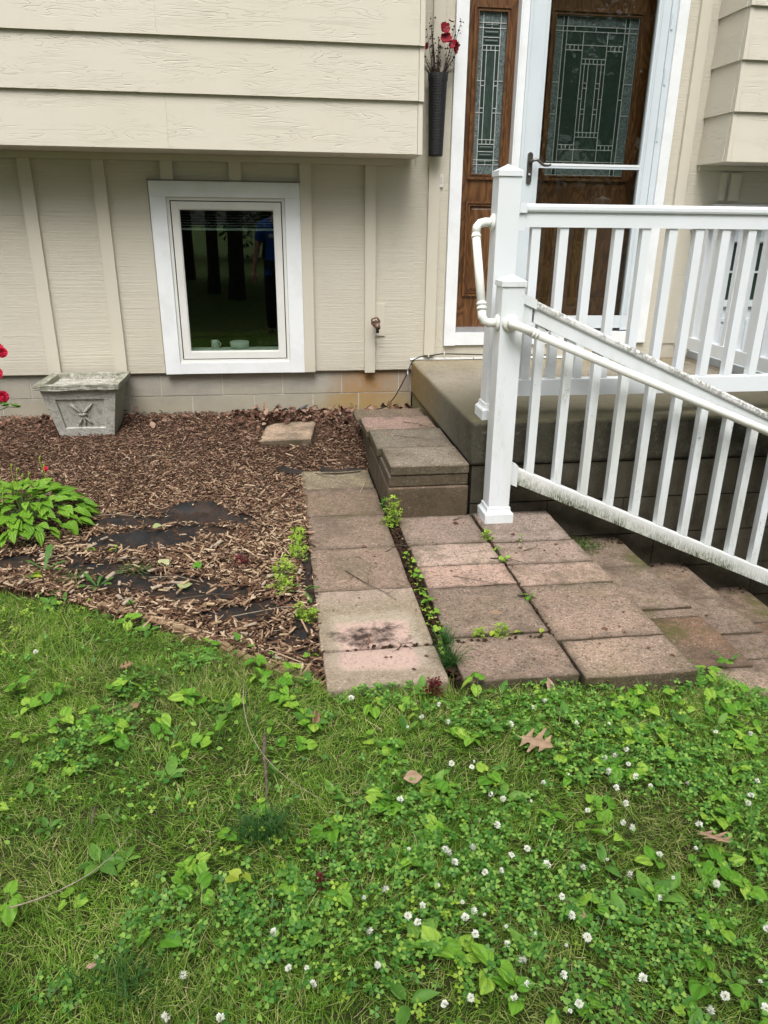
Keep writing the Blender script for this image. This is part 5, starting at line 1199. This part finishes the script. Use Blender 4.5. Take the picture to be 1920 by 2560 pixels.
# in the mulch and along the joints
plant('dandelion', -.98, -2.20, 5, .070, 'tall dandelion with jagged leaves at the mulch edge below the hosta', pitch=.55); plant('dandelion', -.74, -2.36, 6, .050, 'bushy dandelion seedling on the black fabric edge', pitch=.6); plant('dandelion', -.85, -2.38, 4, .045, 'low dandelion between lawn and black fabric', pitch=.3)
plant('yellow', -1.0, -2.27, 3, .032, 'yellowing round leaves below the jagged dandelion'); plant('yellow', -.73, -2.05, 3, .020, 'tiny yellow green seedling on dark mulch', hgt=.02); plant('violet', -.83, -2.03, 3, .022, 'small green seedling right of the hosta', hgt=.02)
plant('plantain', -.16, -2.82, 2, .040, 'pair of spatula leaves poking from the chips', pitch=.6); plant('plantain', -.32, -2.90, 2, .040, 'broad upright leaf at the lawn corner', pitch=.7); plant('dandelion', .05, -2.47, 5, .045, 'jagged weed against the left side of the paver path', pitch=.5)
plant('violet', -.37, -2.22, 4, .024, 'green compound seedling beside the pale fallen leaf', hgt=.02); plant('violet', -.60, -2.52, 3, .022, 'small weed on the chips near the buried edging', hgt=.02)
plant('violet', .060, -2.92, 3, .026, 'bright seedling at the lower left corner of the path', hgt=.03); plant('violet', 1.56, -2.93, 3, .030, 'ragged weed in the gap between the lower pavers', z=-.235, hgt=.03); plant('dandelion', 1.60, -2.90, 3, .042, 'upright jagged sprout on the lower pavers', z=-.238, pitch=1.0)
J = [(.505, -2.16, 3, .018, 'small leaves at the top of the first paver joint'), (.507, -2.26, 2, .022, 'leaf pair in the joint beside the pale pavers'), (.515, -2.40, 3, .024, 'round leaves in the joint beside the second pale paver'), (.510, -2.53, 4, .022, 'leaves crowding the middle of the paver joint'), (.512, -2.62, 4, .024, 'leaf cluster in the joint beside the stained paver'), (.518, -2.71, 3, .026, 'leaves in the joint above the black soil stain'), (.524, -2.80, 3, .026, 'leaves in the joint next to the grass strands'),
     (.560, -3.16, 4, .040, 'three large round leaves in front of the paver corner'), (.908, -2.62, 3, .030, 'big leaf and yellowed leaf in the right hand joint'), (.910, -2.18, 3, .018, 'little leaves at the top of the right hand joint'), (.912, -2.28, 3, .020, 'leaves in the right hand joint over the dry stick'), (1.05, -2.085, 3, .018, 'single sprout on the seam right of the lower post')]
for x, y, n_, s, lab in J: plant('violet', x, y, n_, s, lab, z=T-.03, hgt=.045)
for x, y, n_, s, lab in ((.70, -2.865, 3, .020, 'left sprig on the front paver seam'), (.79, -2.87, 4, .020, 'middle heart leaf on the front paver seam'), (.88, -2.87, 2, .016, 'small leaf at the end of the front paver seam')): plant('yellow', x, y, n_, s, lab, z=T-.02, hgt=.03)
for x_, kd_, lab_ in ((-1.06, 'dandelion', 'toothed weed at the far left mulch edge'), (-.90, 'plantain', 'oval leaves where lawn meets mulch left of the fabric'), (-.70, 'dandelion', 'jagged weed on the lawn edge below the black fabric'), (-.58, 'violet', 'heart leaves at the lawn edge near the buried edging'), (-.50, 'plantain', 'rusty edged oval weed on the edging'), (-.28, 'violet', 'small violet leaning over the edging'), (-.12, 'violet', 'violet leaves next to the last edging piece'), (.0, 'violet', 'violet leaves at the corner of lawn, edging and path')):
    plant(kd_, x_, float(edge_y(x_))-.03, 4, .036, lab_, hgt=.03, pitch=.5)
gl = 'leafy violet plants crowding the lawn'
cnt = 0
while cnt < 330:
    x = rnd.uniform(-1.1, 1.75); y = rnd.uniform(-4.25, -3.0)
    if y > float(edge_y(x))-.02: continue
    top = y > -3.42
    pr_ = (.18+.55*max(0, x)*.8+(.9 if top and x > .5 else (.25 if top else 0))+(.12 if y > -3.3 else 0))
    if rnd.random() > pr_: continue
    kd = 'violet' if rnd.random() < .72 else 'plantain'
    plant(kd, x, y, rnd.randint(2, 5), rnd.uniform(.018, .040), {'violet': 'one of the small heart leaved violets scattered through the clover and grass', 'plantain': 'one of the small oval leaved plantains scattered through the clover and grass'}[kd], gl if kd == 'violet' else 'small plantains in the lawn', hgt=rnd.uniform(.015, .035), pitch=.5); cnt += 1
# bushy weeds made of many small leaves
def bush(name, x, y, z, r, h, n, s, mat, label, up=.3):
    a = rad(n, 0, 6.28); q = np.sqrt(rng.random(n)); zz = rng.random(n)
    px = x+q*r*np.cos(a)*(.6+.5*(1-zz)); py = y+q*r*np.sin(a)*(.6+.5*(1-zz)); o = empty(name, (x, y, z)); tag(o, label, 'plant')
    sc = scatter('leaves', CV, CF, np.stack([px, py, z+.006+zz*h], 1), rotm(a, rng.normal(up, .4, n), rng.normal(0, .4, n)), rad(n, .6, 1.2)*s, mat)
    sc.parent = o; sc.location = -W[o.name]; sc['kind'] = 'stuff'
    m = MB()
    for i in range(0, n, 3): m.tube([(x, y, z), (px[i], py[i], z+zz[i]*h)], .0009, 4)
    m.build('stems', M['stem'], o); return o
bush('sorrel_plant', .500, -1.80, T-.03, .055, .16, 120, .013, M['violet_s'] if 'violet_s' in M else M['sorrel'], 'tall leafy green weed growing at the corner of the block step', .2)
bush('sorrel_plant', .492, -1.62, T-.02, .03, .08, 40, .012, M['clover'], 'small dark weed behind the tall weed by the block step'); bush('sorrel_plant', .905, -2.03, T-.02, .035, .05, 60, .009, M['sorrel'], 'round tuft of bright weed in front of the lower post base')
bush('sorrel_plant', .73, -2.86, T-.01, .035, .04, 50, .008, M['sorrel'], 'lacy yellow green weed on the front paver seam'); bush('sorrel_plant', .655, -2.855, T-.01, .03, .025, 36, .008, M['sorrel'], 'low yellow green weed at the left of the front seam')
for x, y, r_, n_, lab in ((.040, -2.08, .05, 50, 'green sorrel weed upper end of the path border'), (.035, -2.17, .055, 70, 'dense sorrel weed along the left side of the path'), (-.025, -2.33, .07, 80, 'yellow flowering sorrel patch left of the path'), (-.03, -2.45, .06, 64, 'sorrel patch at the lower end of the path border'), (.045, -1.97, .04, 60, 'thin weed where mulch meets the path'), (.03, -2.66, .025, 34, 'pale sorrel sprig in the chips near the path'), (.075, -2.70, .025, 34, 'sorrel sprig touching the stained paver')):
    bush('sorrel_plant', x, y, gz(x, y), r_, .055, n_, .011, M['sorrel'], lab)
bush('red_weed', .425, -3.175, gz(.425, -3.175), .03, .06, 46, .012, M['redleaf'], 'dark wine red weed in front of the pale paver'); bush('red_weed', -.20, -2.20, gz(-.2, -2.2), .03, .03, 26, .012, M['redleaf'], 'dark red weed on the mulch left of the path')
bush('red_weed', .04, -3.83, gz(.04, -3.83), .008, .05, 12, .011, M['redleaf'], 'small red leaf shoot standing in the lawn')
bush('moss_patch', -.62, -2.22, gz(-.62, -2.22), .10, .008, 160, .006, M['moss'], 'moss on the black fabric', 0); bush('moss_patch', -.84, -2.27, gz(-.84, -2.27), .09, .008, 130, .006, M['moss'], 'moss strip beside the dandelion at the lawn edge', 0)
bush('moss_patch', 1.47, -1.80, -.238, .12, .012, 300, .007, M['moss'], 'yellow green moss cushion on the second stair tread', 0)
m = MB(); rosette((-1.285, -1.03, gz(-1.285, -1.03)+.02), .014, 4, 2, .9, (0, -.5, 1), m); m.box(-1.291, -1.279, -1.036, -1.024, gz(-1.28, -1.03), gz(-1.28, -1.03)+.03); tag(m.build('fallen_petal', M['pink_red']), 'bright red petal standing in the mulch behind the hosta', 'petal')

# ---------------------------------------------------------------- clover blossoms
FLW = [(0.1, 0.1)]
FLOWERS = [(0.422,-3.258),(0.751,-3.256),(0.706,-3.285),(0.615,-3.357),(0.91,-3.367),(1.222,-3.415),(1.34,-3.411),(0.432,-3.345),(0.363,-3.306),(0.315,-3.345),(0.814,-3.36),(0.914,-3.477),(0.407,-3.505),(0.458,-3.522),(0.47,-3.5),(0.839,-3.504),(0.871,-3.496),(0.894,-3.534),(0.823,-3.563),(0.711,-3.565),(0.632,-3.59),(0.917,-3.618),(0.822,-3.616),(0.889,-3.586),(1.018,-3.62),(1.222,-3.619),(0.251,-3.616),(0.483,-3.619),(0.509,-3.639),(0.577,-3.656),(0.824,-3.669),(0.712,-3.692),(1.147,-3.694),(1.171,-3.668),(0.432,-3.699),(0.47,-3.724),(0.785,-3.737),(0.8,-3.754),(0.976,-3.754),(0.247,-3.77),(0.331,-3.775),(0.338,-3.789),(0.396,-3.78),(0.521,-3.797),(0.93,-3.821),(0.478,-3.814),(0.832,-3.832),(0.345,-3.816),(0.552,-3.844),(0.695,-3.847),(0.632,-3.86),(0.73,-3.889),(0.443,-3.852),(0.404,-3.855),(0.829,-3.902),(0.918,-3.929),(0.179,-3.867),(0.293,-3.87),(0.252,-3.916),(0.337,-3.923),(0.555,-3.933),(0.771,-3.952),(0.216,-3.941),(0.356,-3.946),(0.376,-3.957),(0.335,-3.958),(0.234,-3.957),(0.56,-3.977),(0.347,-3.994),(0.412,-3.992),(0.464,-4.013),(0.571,-4.033),(0.968,-4.04),(0.405,-4.025),(0.523,-4.042),(0.425,-4.063),(0.495,-4.102),(0.42,-4.112),(0.645,-4.128),(0.876,-4.154),(0.253,-4.131),(0.305,-4.125),(0.386,-4.134),(0.786,-4.178),(0.481,-4.172),(0.501,-4.164),(0.747,-4.197),(0.857,-4.202),(0.168,-3.206),(0.13,-3.887),(0.133,-3.965),(0.14,-4.039),(-0.06,-3.948),(-0.033,-4.031),(0.002,-4.032),(0.014,-4.065),(-0.231,-4.018),(-0.253,-4.098),(-0.156,-4.107),(-0.402,-3.961),(-0.834,-2.829)]
def blossom(seed):
    r = random.Random(seed); m = MB()
    for i in range(38):
        ph = math.acos(1-1.72*(i+.5)/38); th = i*2.39996; d = Vector((math.sin(ph)*math.cos(th), math.sin(ph)*math.sin(th), math.cos(ph))); t = d.orthogonal().normalized(); s = r.uniform(.8, 1.1)
        m.add([d*.25+t*.12, d*.25-t*.12, d*s*.75-t*.20, d*s+d.cross(t)*.06, d*s*.75+t*.20], [(0, 1, 2, 4), (4, 2, 3)])
    return m
bl_m = []
for sd_ in range(4):
    b = blossom(sd_); head = len(b.f)
    b.tube([(0, 0, -.2), (.3, .1, -1.6), (.5, .2, -4.2)], [.10, .09, .08], 5)
    me = mesh('clover_blossom', b.v, b.f, [M['petal_white'], M['stem']], False)
    mi = [0]*head+[1]*(len(b.f)-head); me.polygons.foreach_set('material_index', mi); bl_m.append(me)
for i, (x, y) in enumerate(FLOWERS):
    o = bpy.data.objects.new('clover_blossom', bl_m[i % 4]); COL.objects.link(o); s = rnd.uniform(.0072, .0102)*(.55 if i % 5 == 4 else 1)
    o.location = (x, y, L1(lawn_z, x, y)+.034+rnd.uniform(-.004, .004)); o.scale = (s, s, s*rnd.uniform(.85, 1.05)); o.rotation_euler = (rnd.uniform(-.5, .5), rnd.uniform(-.5, .5), rnd.uniform(0, 6.28))
    tag(o, 'one of the round white clover blossoms dotted over the lawn', 'flower', 'white clover blossoms in the lawn')

# ---------------------------------------------------------------- fallen leaves and sticks
def fallen(kind, x, y, s, az, lab, pitch=.15, roll=.2, dz=.035, sy=1.2, cat='leaf', nm=None):
    o = bpy.data.objects.new(nm or {'oak': 'oak_leaf', 'lance': 'dead_leaf', 'pale': 'fallen_leaf', 'yellow': 'fallen_leaf'}[kind], rnd.choice(LM[kind])); COL.objects.link(o)
    o.location = (x, y, gz(x, y)+dz); o.rotation_euler = (roll, -pitch, az); o.scale = (s, s*sy, s); return tag(o, lab, cat)
fallen('oak', .615, -3.41, .115, -.85, 'lobed brown oak leaf lying across the clover, longest one', .1, .2)
fallen('oak', .955, -3.775, .088, -1.1, 'broad pale brown pointed leaf beside the right hand violets', .25, -.3, .04, 1.5); fallen('lance', .270, -3.545, .052, .1, 'small curled rust brown leaf in the middle of the lawn', 0, .3, .035, 2.2)
fallen('lance', .050, -3.305, .062, 1.25, 'pointed pinkish brown leaf standing in the lawn below the path', .35, .9, .02, 1.4); fallen('oak', -.49, -3.12, .060, -.9, 'tan crumpled leaf near the upper left of the lawn', .2, .3, .02); fallen('lance', .565, -3.93, .055, -1.0, 'dark brown leaf half hidden under a clover blossom', 0, .5, .02, 1.2)
fallen('oak', -.56, -2.93, .05, .2, 'rusty leaf at the lawn edge below the mulch', .1, .1, .02); fallen('lance', .80, -3.20, .06, 1.6, 'papery tan leaf leaning on the front pavers', .8, .4, .01, 1.6); fallen('lance', -.42, -3.98, .022, .3, 'tiny brown leaf low in the left lawn', 0, .2, .035, 1.6)
fallen('pale', -.43, -2.40, .055, .4, 'pale green fallen leaf on the black fabric', .1, 0, .015); fallen('pale', -.52, -2.21, .045, .9, 'pale lime leaf curled on the mulch', .3, .2, .012); fallen('pale', -.60, -1.87, .04, 0, 'pale green leaf on the dark mulch mound', .2, .1, .03)
fallen('lance', .18, -2.49, .055, .5, 'thin tan leaf on the greenish paver', .05, .1, .045, .6); fallen('lance', .71, -2.77, .05, -.2, 'curled brown leaf on the speckled paver', .05, .5, .045, .7); fallen('lance', 1.28, -.55, .05, .2, 'small dry leaf on the porch slab', 0, .2, 0, .5).location.z = .404
def tz(x, y, d=0.0): return (x, y, gz(x, y)+.03+d)
twig('forked_stick', [tz(-.085, -3.36, .02), tz(-.086, -3.44, .02), tz(-.078, -3.53, .01), tz(-.082, -3.61, 0)], .0058, M['twig'], 'forked grey brown stick standing in the middle of the lawn', [[tz(-.084, -3.59), tz(-.11, -3.605, -.005), tz(-.145, -3.635, -.008)]])
twig('long_stem', arc(tz(-.150, -3.12, .02), tz(-.16, -3.45, .03), tz(.06, -3.61, .02), 10), .0017, M['twig_pale'], 'thin pale arching stem crossing the forked stick')
twig('long_stem', arc(tz(-.60, -3.84, .02), tz(-.43, -3.80, .02), tz(-.385, -3.66, .02), 10), .0019, M['twig_pale'], 'long curved thin stem in the lower left lawn')
twig('short_twig', [tz(-.49, -3.56, .01), tz(-.488, -3.59, .015), tz(-.485, -3.62, .01)], .004, M['twig'], 'short hooked twig above the grey green plantain')
pt = lambda x, y, d=.0: (x, y, T+.004+d)
twig('dry_twig', [pt(.23, -2.30), pt(.30, -2.43, .004), pt(.37, -2.52, .003), pt(.40, -2.58)], .0022, None, 'branched dry twig lying over the middle path pavers', [[pt(.31, -2.44), pt(.315, -2.36, .01), pt(.34, -2.28, .006)], [pt(.37, -2.52), pt(.40, -2.505, .002)]])
twig('dry_twig', [pt(.86, -2.25), pt(.93, -2.275, .008), pt(1.0, -2.33, .003)], .0032, None, 'dark stick bridging the right hand paver joint')
twig('dry_twig', [pt(.66, -2.40, 0), pt(.78, -2.47, .003), pt(.86, -2.51, 0)], .0015, None, 'thin stalk across the pale block paver')
twig('dry_twig', [pt(.42, -2.13), pt(.47, -2.08, .003), pt(.53, -2.04, 0)], .002, None, 'forked twig crossing the first paver joint', [[pt(.49, -2.07), pt(.55, -2.08)], [pt(.53, -2.05), pt(.60, -2.09)]])
twig('dry_twig', [pt(1.03, -2.19), pt(1.08, -2.175, .004), pt(1.11, -2.14, 0)], .0025, None, 'short bent twig on the paver below the post')
twig('dry_twig', [pt(.80, -1.80), pt(.86, -1.775, .01), pt(.95, -1.745, .012)], .0035, None, 'grey stick leaning between block step and lower post base')
twig('dry_twig', [pt(.39, -1.37), pt(.43, -1.24, .01), pt(.45, -1.15, .02)], .003, M['twig_pale'], 'pale stick beside the block step on the first path paver'); twig('dry_twig', [pt(.17, -1.0), pt(.22, -1.08, .004), pt(.28, -1.11)], .0025, None, 'dark twig on the rearmost path paver')
twig('dry_twig', [(.60, -1.17, .190), (.68, -1.22, .193), (.76, -1.24, .190)], .0018, None, 'tiny twig on top of the block step')
twig('dry_twig', [(.70, -.86, .186), (.78, -.93, .190), (.84, -1.02, .188)], .0025, None, 'curved twig on the pink block of the step')
twig('root_crumb', [pt(.255, -2.885), pt(.262, -2.855, .002), pt(.266, -2.82, .003)], .0035, simple('rust_stalk', (.20, .085, .05), (.12, .05, .03), .8), 'rust red stalk standing in the black soil stain')
twig('dry_roots', [pt(.35, -2.93), pt(.37, -2.90, .004), pt(.41, -2.885)], .002, None, 'spidery dead root on the front path paver', [[pt(.37, -2.9), pt(.36, -2.87), pt(.34, -2.86)], [pt(.38, -2.9), pt(.40, -2.93)], [pt(.365, -2.91), pt(.33, -2.94)], [pt(.40, -2.89), pt(.43, -2.90)]])
twig('dry_roots', [pt(.30, -2.80), pt(.34, -2.78, .006), pt(.40, -2.79)], .0016, None, 'thin dead roots right of the black soil stain', [[pt(.33, -2.785), pt(.35, -2.75)], [pt(.34, -2.78), pt(.37, -2.81)], [pt(.36, -2.78), pt(.39, -2.76)]])
for i, (x, y) in enumerate(((-.62, -2.18), (-.45, -2.34), (-.30, -2.50), (-.05, -2.62), (-.25, -2.15), (-.80, -1.70), (-.10, -1.30), (-.7, -.9))):
    a = rnd.uniform(-.4, .4); L_ = rnd.uniform(.14, .32); c = Vector((math.cos(a), math.sin(a), 0))*L_/2
    twig('mulch_twig', [(x-c.x, y-c.y, gz(x, y)+.014), (x+.01, y+.012, gz(x, y)+.022), (x+c.x, y+c.y, gz(x+c.x, y+c.y)+.014)], .0022, M['twig_pale'] if i % 2 else M['twig'], ['long pale stem across the black fabric', 'dark thin stem in the lower mulch', 'pale stem above the buried edging', 'dark root beside the path corner', 'dark twig by the red weed', 'thin twig along the fabric ridge', 'pale twig in the middle of the mulch', 'dark twig on the brown mulch by the wall'][i])
xx = np.concatenate([rad(190, .10, 1.28), rad(60, 1.33, 2.4), rad(60, .95, 2.5), rad(40, .50, .88)]); yy = np.concatenate([rad(190, -3.1, -1.75), rad(60, -2.8, -1.72), rad(60, -1.6, -.1), rad(40, -1.7, -.5)])
zz = np.where(xx < 1.3, T+.0015, np.where(xx < 1.70, -.2385, np.where(xx < 2.1, -.4105, -.5825))); zz[250:310] = .3985; zz[310:] = .1905; zz[:190] = np.where((xx[:190] < .49) | (yy[:190] < -1.73), T+.0015, zz[:190])
nn = len(xx); stuff(scatter('paving_crumbs', [(-.5, -.3, 0), (.5, -.2, 0), (.3, .4, 0), (-.3, .3, .1), (0, 0, .3)], [(0, 1, 4), (1, 2, 4), (2, 3, 4), (3, 0, 4)], np.stack([xx, yy, zz], 1), rotm(rad(nn, 0, 6.28), rng.normal(0, .1, nn), rng.normal(0, .1, nn)), rng.lognormal(math.log(.008), .5, nn), M['litter']), 'bark crumbs and bits of leaf lying on the paving', 'debris')
tp = []
for z, x0, x1, yy, cc in treads[:4]:
    n_ = 1000; tp.append(np.stack([x0-.004+np.abs(rng.normal(0, .016, n_)), rad(n_, yy[-1], yy[0]), np.full(n_, z+.001)], 1)); tp.append(np.stack([rad(90, x0, x1), yy[0]-np.abs(rng.normal(0, .05, 90)), np.full(90, z+.001)], 1))
tp = np.concatenate(tp); nn = len(tp); stuff(scatter('stair_dirt', [(-.5, -.5, 0), (.5, -.5, 0), (.5, .5, 0), (-.5, .5, 0), (0, 0, .45)], [(0, 1, 4), (1, 2, 4), (2, 3, 4), (3, 0, 4)], tp, rotm(rad(nn, 0, 6.28), rng.normal(0, .2, nn), rng.normal(0, .2, nn)), rng.lognormal(math.log(.008), .5, nn), M['soil']), 'dark dirt gathered in the inner corners of the stair treads', 'dirt')
# moss and soil in the paver joints
def jointfill(x0, x1, y0, y1, n, z):
    x = rad(n, x0, x1); y = rad(n, y0, y1); return np.stack([x, y, np.full(n, z)+rad(n, -.01, .008)], 1)
jp = np.concatenate([jointfill(.485, .53, -3.1, -1.75, 420, T-.012), jointfill(.903, .918, -3.1, -1.75, 160, T-.010), jointfill(.09, .9, -2.905, -2.895, 60, T-.004), jointfill(.06, .10, -3.0, -1.0, 200, T-.008)])
nn = len(jp); stuff(scatter('joint_soil', [(-.5, -.5, 0), (.5, -.5, 0), (.5, .5, 0), (-.5, .5, 0), (0, 0, .5)], [(0, 1, 4), (1, 2, 4), (2, 3, 4), (3, 0, 4)], jp, rotm(rad(nn, 0, 6.28), rng.normal(0, .3, nn), rng.normal(0, .3, nn)), rad(nn, .006, .016), M['soil']), 'dark soil and moss crumbs filling the paver joints', 'soil')
nn = 60; jp = np.stack([rad(nn, .484, .532), rad(nn, -3.08, -2.15), np.full(nn, T)+rad(nn, -.01, .02)], 1)
stuff(scatter('joint_leaves', CV, CF, jp, rotm(rad(nn, 0, 6.28), rng.normal(0, .4, nn), rng.normal(0, .4, nn)), rad(nn, .006, .011), M['sorrel']), 'tiny leaves sprouting along the paver joint', 'weeds')

# ---------------------------------------------------------------- what the window reflects: the photographer, trees, far hedge
def skinned(name, pts, edges, rad_, mat, parent, lv=1):
    me = bpy.data.meshes.new(name); me.from_pydata(pts, edges, []); me.materials.append(mat); o = link(name, me, parent)
    sk = o.modifiers.new('skin', 'SKIN'); sk.use_smooth_shade = True
    if not me.skin_vertices: pass
    for i, r_ in enumerate(rad_): me.skin_vertices[0].data[i].radius = r_ if isinstance(r_, tuple) else (r_, r_)
    me.skin_vertices[0].data[0].use_root = True
    ss = o.modifiers.new('sub', 'SUBSURF'); ss.levels = lv; ss.render_levels = lv; return o
per = empty('person', (.02, -5.42, -.22)); tag(per, 'photographer in a royal blue t-shirt and black trousers, reflected in the window glass', 'person')
gx, gy, g0 = .02, -5.42, -.20
bp = [(gx, gy, g0+.98), (gx, gy, g0+1.22), (gx, gy+.01, g0+1.46), (gx, gy+.02, g0+1.56), (gx, gy+.04, g0+1.66), (gx, gy+.03, g0+1.75),
      (gx-.19, gy, g0+1.43), (gx-.27, gy+.01, g0+1.18), (gx-.315, gy+.05, g0+.94), (gx-.32, gy+.08, g0+.86),
      (gx+.19, gy, g0+1.43), (gx+.26, gy+.08, g0+1.20), (gx+.10, gy+.26, g0+1.38), (gx+.05, gy+.30, g0+1.42),
      (gx-.10, gy, g0+.92), (gx-.12, gy+.02, g0+.50), (gx-.12, gy, g0+.08), (gx-.13, gy+.14, g0+.04), (gx+.10, gy, g0+.92), (gx+.12, gy+.02, g0+.50), (gx+.12, gy, g0+.08), (gx+.13, gy+.14, g0+.04)]
be = [(0, 1), (1, 2), (2, 3), (3, 4), (4, 5), (2, 6), (6, 7), (7, 8), (8, 9), (2, 10), (10, 11), (11, 12), (12, 13), (0, 14), (14, 15), (15, 16), (16, 17), (0, 18), (18, 19), (19, 20), (20, 21)]
skinned('body', bp, be, [(.15, .11), (.14, .11), (.13, .09), .055, (.085, .10), (.075, .09), .055, .042, .030, .028, .055, .042, .030, .028, .085, .058, .040, .035, .085, .058, .040, .035], M['skin'], per)
skinned('tshirt', [bp[0], bp[1], bp[2], bp[3], (gx-.19, gy, g0+1.43), (gx-.255, gy+.01, g0+1.22), (gx+.19, gy, g0+1.43), (gx+.25, gy+.06, g0+1.23), (gx, gy, g0+.92)], [(0, 1), (1, 2), (2, 3), (2, 4), (4, 5), (2, 6), (6, 7), (0, 8)], [(.185, .135), (.170, .13), (.155, .11), .065, .075, .072, .075, .072, (.19, .14)], M['shirt'], per)
skinned('trousers', [bp[0], bp[14], bp[15], (gx-.12, gy, g0+.10), bp[18], bp[19], (gx+.12, gy, g0+.10)], [(0, 1), (1, 2), (2, 3), (0, 4), (4, 5), (5, 6)], [(.165, .125), .105, .085, .07, .105, .085, .07], M['trousers'], per)
for sx in (-1, 1):
    m = MB(); m.tube([(gx+sx*.12, gy-.05, g0+.045), (gx+sx*.125, gy+.04, g0+.06), (gx+sx*.13, gy+.16, g0+.04), (gx+sx*.13, gy+.2, g0+.03)], [.04, .05, .045, .02], 10); m.build('shoe', M['trousers'], per, True)
m = MB(); m.lathe([(0, .10), (.06, .085), (.092, .04), (.098, 0), (.09, -.05), (.085, -.06)], (gx, gy+.015, g0+1.76), 16); m.build('hair', M['hair'], per, True)
m = MB()
for sx in (-1, 1): m.tube([(gx+sx*.034, gy+.125, g0+1.70), (gx+sx*.034, gy+.131, g0+1.70)], .010, 8)
m.tube([(gx, gy+.125, g0+1.70), (gx, gy+.150, g0+1.665), (gx, gy+.125, g0+1.655)], [.008, .013, .008], 8); m.tube([(gx-.025, gy+.125, g0+1.62), (gx, gy+.131, g0+1.617), (gx+.025, gy+.125, g0+1.62)], .005, 6); m.build('face', M['skin'], per, True)
def hand(cx, cy, cz, ax, mirror):
    m = MB(); ax = Vector(ax).normalized(); sd2 = ax.orthogonal().normalized(); c = Vector((cx, cy, cz))
    m.tube([c, c+ax*.05, c+ax*.085], [.026, .036, .032], 8)
    for i, L_ in enumerate((.060, .070, .066, .050)):
        b = c+ax*.08+sd2*(-.026+.0175*i); m.tube([b, b+ax*L_*.5+Vector((0, .008, 0)), b+ax*L_+Vector((0, .022, 0))], [.0085, .008, .006], 6)
    b = c+ax*.03-sd2*.028; m.tube([b, b+ax*.03-sd2*.018, b+ax*.06-sd2*.02], [.011, .010, .007], 6); m.build('hand', M['skin'], per, True)
hand(gx-.32, gy+.08, g0+.86, (-.02, .15, -1), 1); hand(gx+.05, gy+.30, g0+1.40, (-.3, .2, 1), -1)
m = MB(); m.add([(gx-.11, gy+.142, g0+1.29), (gx-.04, gy+.142, g0+1.29), (gx-.03, gy+.142, g0+1.32), (gx-.075, gy+.142, g0+1.345), (gx-.12, gy+.142, g0+1.325)], [(0, 1, 2, 3, 4)]); m.build('shirt_print', M['emblem'], per)
tag(box('phone', -.040, .040, -5.085, -5.075, 1.14, 1.30, M['phone'], None, .004), 'dark phone held up by the photographer in the blue shirt', 'phone')
def tree(name, x, y, r0, h, lab, nl=9000, cr=4.2, grp=None, z=-.35, low=4.0, lobes=26):
    o = empty(name, (x, y, z)); tag(o, lab, 'tree', grp); m = MB()
    m.tube([(x, y, z-.2), (x, y, z+.15), (x+.02, y, z+.6), (x+.05, y, z+h*.35), (x-.05, y, z+h*.7), (x, y, z+h*.95)], [r0*1.5, r0*1.2, r0, r0*.85, r0*.5, .03], 12)
    r = np.random.default_rng(abs(int(x*100))+3); cen = []
    for i in range(lobes):
        a = r.uniform(0, 6.28); q = r.uniform(.2, 1)*cr; zc = r.uniform(low, h); f_ = math.sin(math.pi*min(1, max(.12, (zc-low+.8)/(h-low+1.2)))); c = (x+q*f_*math.cos(a), y+q*f_*math.sin(a), z+zc); cen.append(c)
        zb_ = z+max(1.8, zc-q*.8); m.tube([(x, y, min(zb_, z+h*.8)), ((x+c[0])/2, (y+c[1])/2, (zb_+c[2])/2+.2), c], [r0*.35, r0*.2, .02], 5)
    m.build('trunk', M['bark'], o, True)
    cen = np.array(cen); k = r.integers(0, len(cen), nl); p = cen[k]+r.normal(0, 1, (nl, 3))*np.array([.75, .75, .55])*cr/4.2
    c = scatter('crown', [(-.5, -.3, 0), (.5, -.25, .1), (.45, .3, 0), (-.4, .3, .12)], [(0, 1, 2, 3)], p, rotm(r.uniform(0, 6.28, nl), r.normal(0, .6, nl), r.normal(0, .6, nl)), r.uniform(.12, .30, nl), M['treeleaf']); c.parent = o; c.location = -W[o.name]; return o
tree('shade_tree', -1.40, -12.3, .13, 9, 'slimmer dark trunk of the two seen reflected in the window', cr=2.9, low=5); tree('shade_tree', -.84, -11.0, .16, 9, 'thicker dark trunk of the two seen reflected in the window', cr=2.6, low=5)
tree('shade_tree', -2.5, -16.8, .24, 11, 'tree left of the two reflected trunks, behind the camera'); tree('shade_tree', 3.6, -17, .2, 10, 'tree to the right of the reflected pair, behind the camera'); tree('shade_tree', -8.5, -16, .22, 10, 'large tree far left behind the camera')
tree('shade_tree', 9, -15, .22, 9.5, 'large tree far right behind the camera')
for i in range(9):
    x = -26+i*6.4; tree('woodland_tree', x, -30-3*(i % 2), .22, 12+(i % 3), 'one of the dark trees in the wood edge behind the lawn', 4200, 4.6, 'trees of the wood edge behind the camera', low=1.0, lobes=34)
